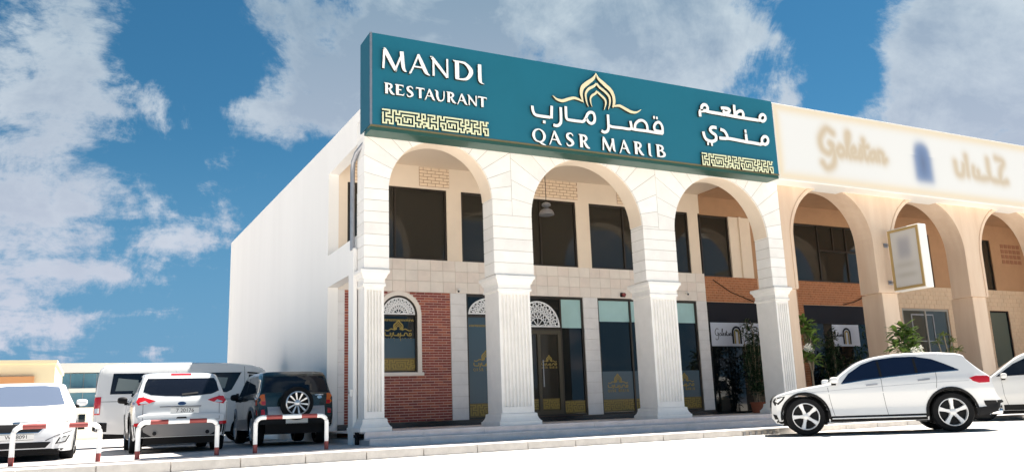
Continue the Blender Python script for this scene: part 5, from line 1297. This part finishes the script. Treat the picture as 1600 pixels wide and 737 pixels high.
v.decal('rear_window', 'B', [(-.66, 1.32), (.66, 1.32), (.60, 1.86), (-.60, 1.86)], CGL, off=.008); v.decal('windscreen', 'F', [(-.72, 1.22), (.72, 1.22), (.60, 1.98), (-.60, 1.98)], CGL, off=.008); v.decal('bumper', 'B', [(-.8, .44), (.8, .44), (.8, .62), (-.8, .62)], BLK, off=.012)
v.line('rear_wiper', 'B', [(.1, 1.75), (.45, 1.9)], .03, BLK, .03, v.t); v.wing_mirror(1.98, 1.30, .86, BLK, (.12, .2, .24))

# ---- white saloon, front on
k = Car('parked_saloon', 'white saloon car facing the street at the left edge', (-1.12, 16.75 + 2.38, PK - .01), R(-90))
topk = [(-2.40, .55), (-2.38, .9), (-2.30, 1.02), (-1.75, 1.08), (-1.55, 1.12), (-.85, 1.36), (-.4, 1.425), (.1, 1.43), (.45, 1.37), (1.15, .99), (1.32, .93), (1.8, .86), (2.1, .78), (2.26, .70), (2.33, .62), (2.37, .50), (2.39, .40)]
k.body(topk, [(-2.4, .35), (-2, .24), (-1, .2), (1, .2), (2.0, .17), (2.3, .17), (2.39, .22)], [(-2.4, .7), (-2.1, .9), (-1.5, .97), (0, 1), (1.2, 1), (1.7, .98), (2.05, .93), (2.2, .86), (2.32, .76), (2.39, .62)],
       [(.15, .97), (.35, .99), (.6, 1.0), (.86, .985), (.95, .93), (1.3, .74), (1.45, .68)], 1.83, [1.42, -1.38], .33, .385, PAINT, crown=.07)
k.wheels(10, .33, .225, ALLOY, 'multi')
k.decal('windscreen', 'F', [(-.68, .985), (-.35, .965), (0, .96), (.35, .965), (.68, .985), (.55, 1.33), (.3, 1.36), (-.3, 1.36), (-.55, 1.33)], CGLP, off=.005)
MB().box(.30, .34, -.05, .05, 1.305, 1.33).obj('mirror_mount', PLATE, k.t)
k.decal('grille', 'F', [(-.34, .50), (.34, .50), (.42, .60), (.30, .64), (0, .635), (-.30, .64), (-.42, .60)], BLK, off=.006); k.line('grille_rim', 'F', [(-.45, .605), (-.34, .495), (.34, .495), (.45, .605)], .014, CHR, .012); k.line('hood_gap', 'F', [(-.74, .73), (-.4, .685), (0, .67), (.4, .685), (.74, .73)], .010, DRK, .004)
k.mirror('headlight', 'F', [(.46, .615), (.62, .60), (.80, .64), (.86, .74), (.74, .70), (.56, .66)], LAMP_C, off=.008); k.mirror('headlight_core', 'F', [(.66, .632), (.76, .648), (.79, .69), (.70, .67)], GREY, off=.014)
k.decal('lower_intake', 'F', [(-.46, .235), (.46, .235), (.54, .33), (.40, .335), (-.40, .335), (-.54, .33)], BLK, off=.006); k.decal('bumper_lip', 'F', [(-.70, .18), (.70, .18), (.74, .215), (-.74, .215)], BLK, off=.006)
k.mirror('fog_light', 'F', [(.60, .29), (.76, .32), (.82, .44), (.66, .40)], BLK, off=.006); k.mirror('fog_lens', 'F', [(.635, .315), (.74, .335), (.785, .415), (.67, .385)], LAMP_C, off=.012)
k.mirror('painted_bumper_shade', 'F', [(.46, .345), (.60, .42), (.84, .50), (.84, .515), (.60, .435), (.45, .36)], DRK, off=.004)  # dark strips painted as shade along the bumper folds
k.plate('F', .02, .425, .52, .115, 'W 28091', off=.02)
k.both('side_glass', [(.98, .98), (.45, 1.27), (.1, 1.345), (-.5, 1.34), (-1.0, 1.22), (-1.45, 1.04), (-.3, .99)], CGL, off=.006)
for sd in 'LR':
    k.line('door_gap', sd, [(.98, .94), (.95, .28)], .008, DRK, .002); k.line('door_gap', sd, [(-.15, .97), (-.2, .28)], .008, DRK, .002)
k.wing_mirror(.80, 1.02, .86, PAINT, (.14, .2, .13)); k.line('badge', 'F', [(-.05, .66), (.05, .66)], .03, CHR, .010)
for sg in (1, -1): MB().tube([(.95, .0 + sg * .1, .985), (.98, sg * .1 - .5, 1.0)], .008, 6).obj('wiper', BLK, k.t)
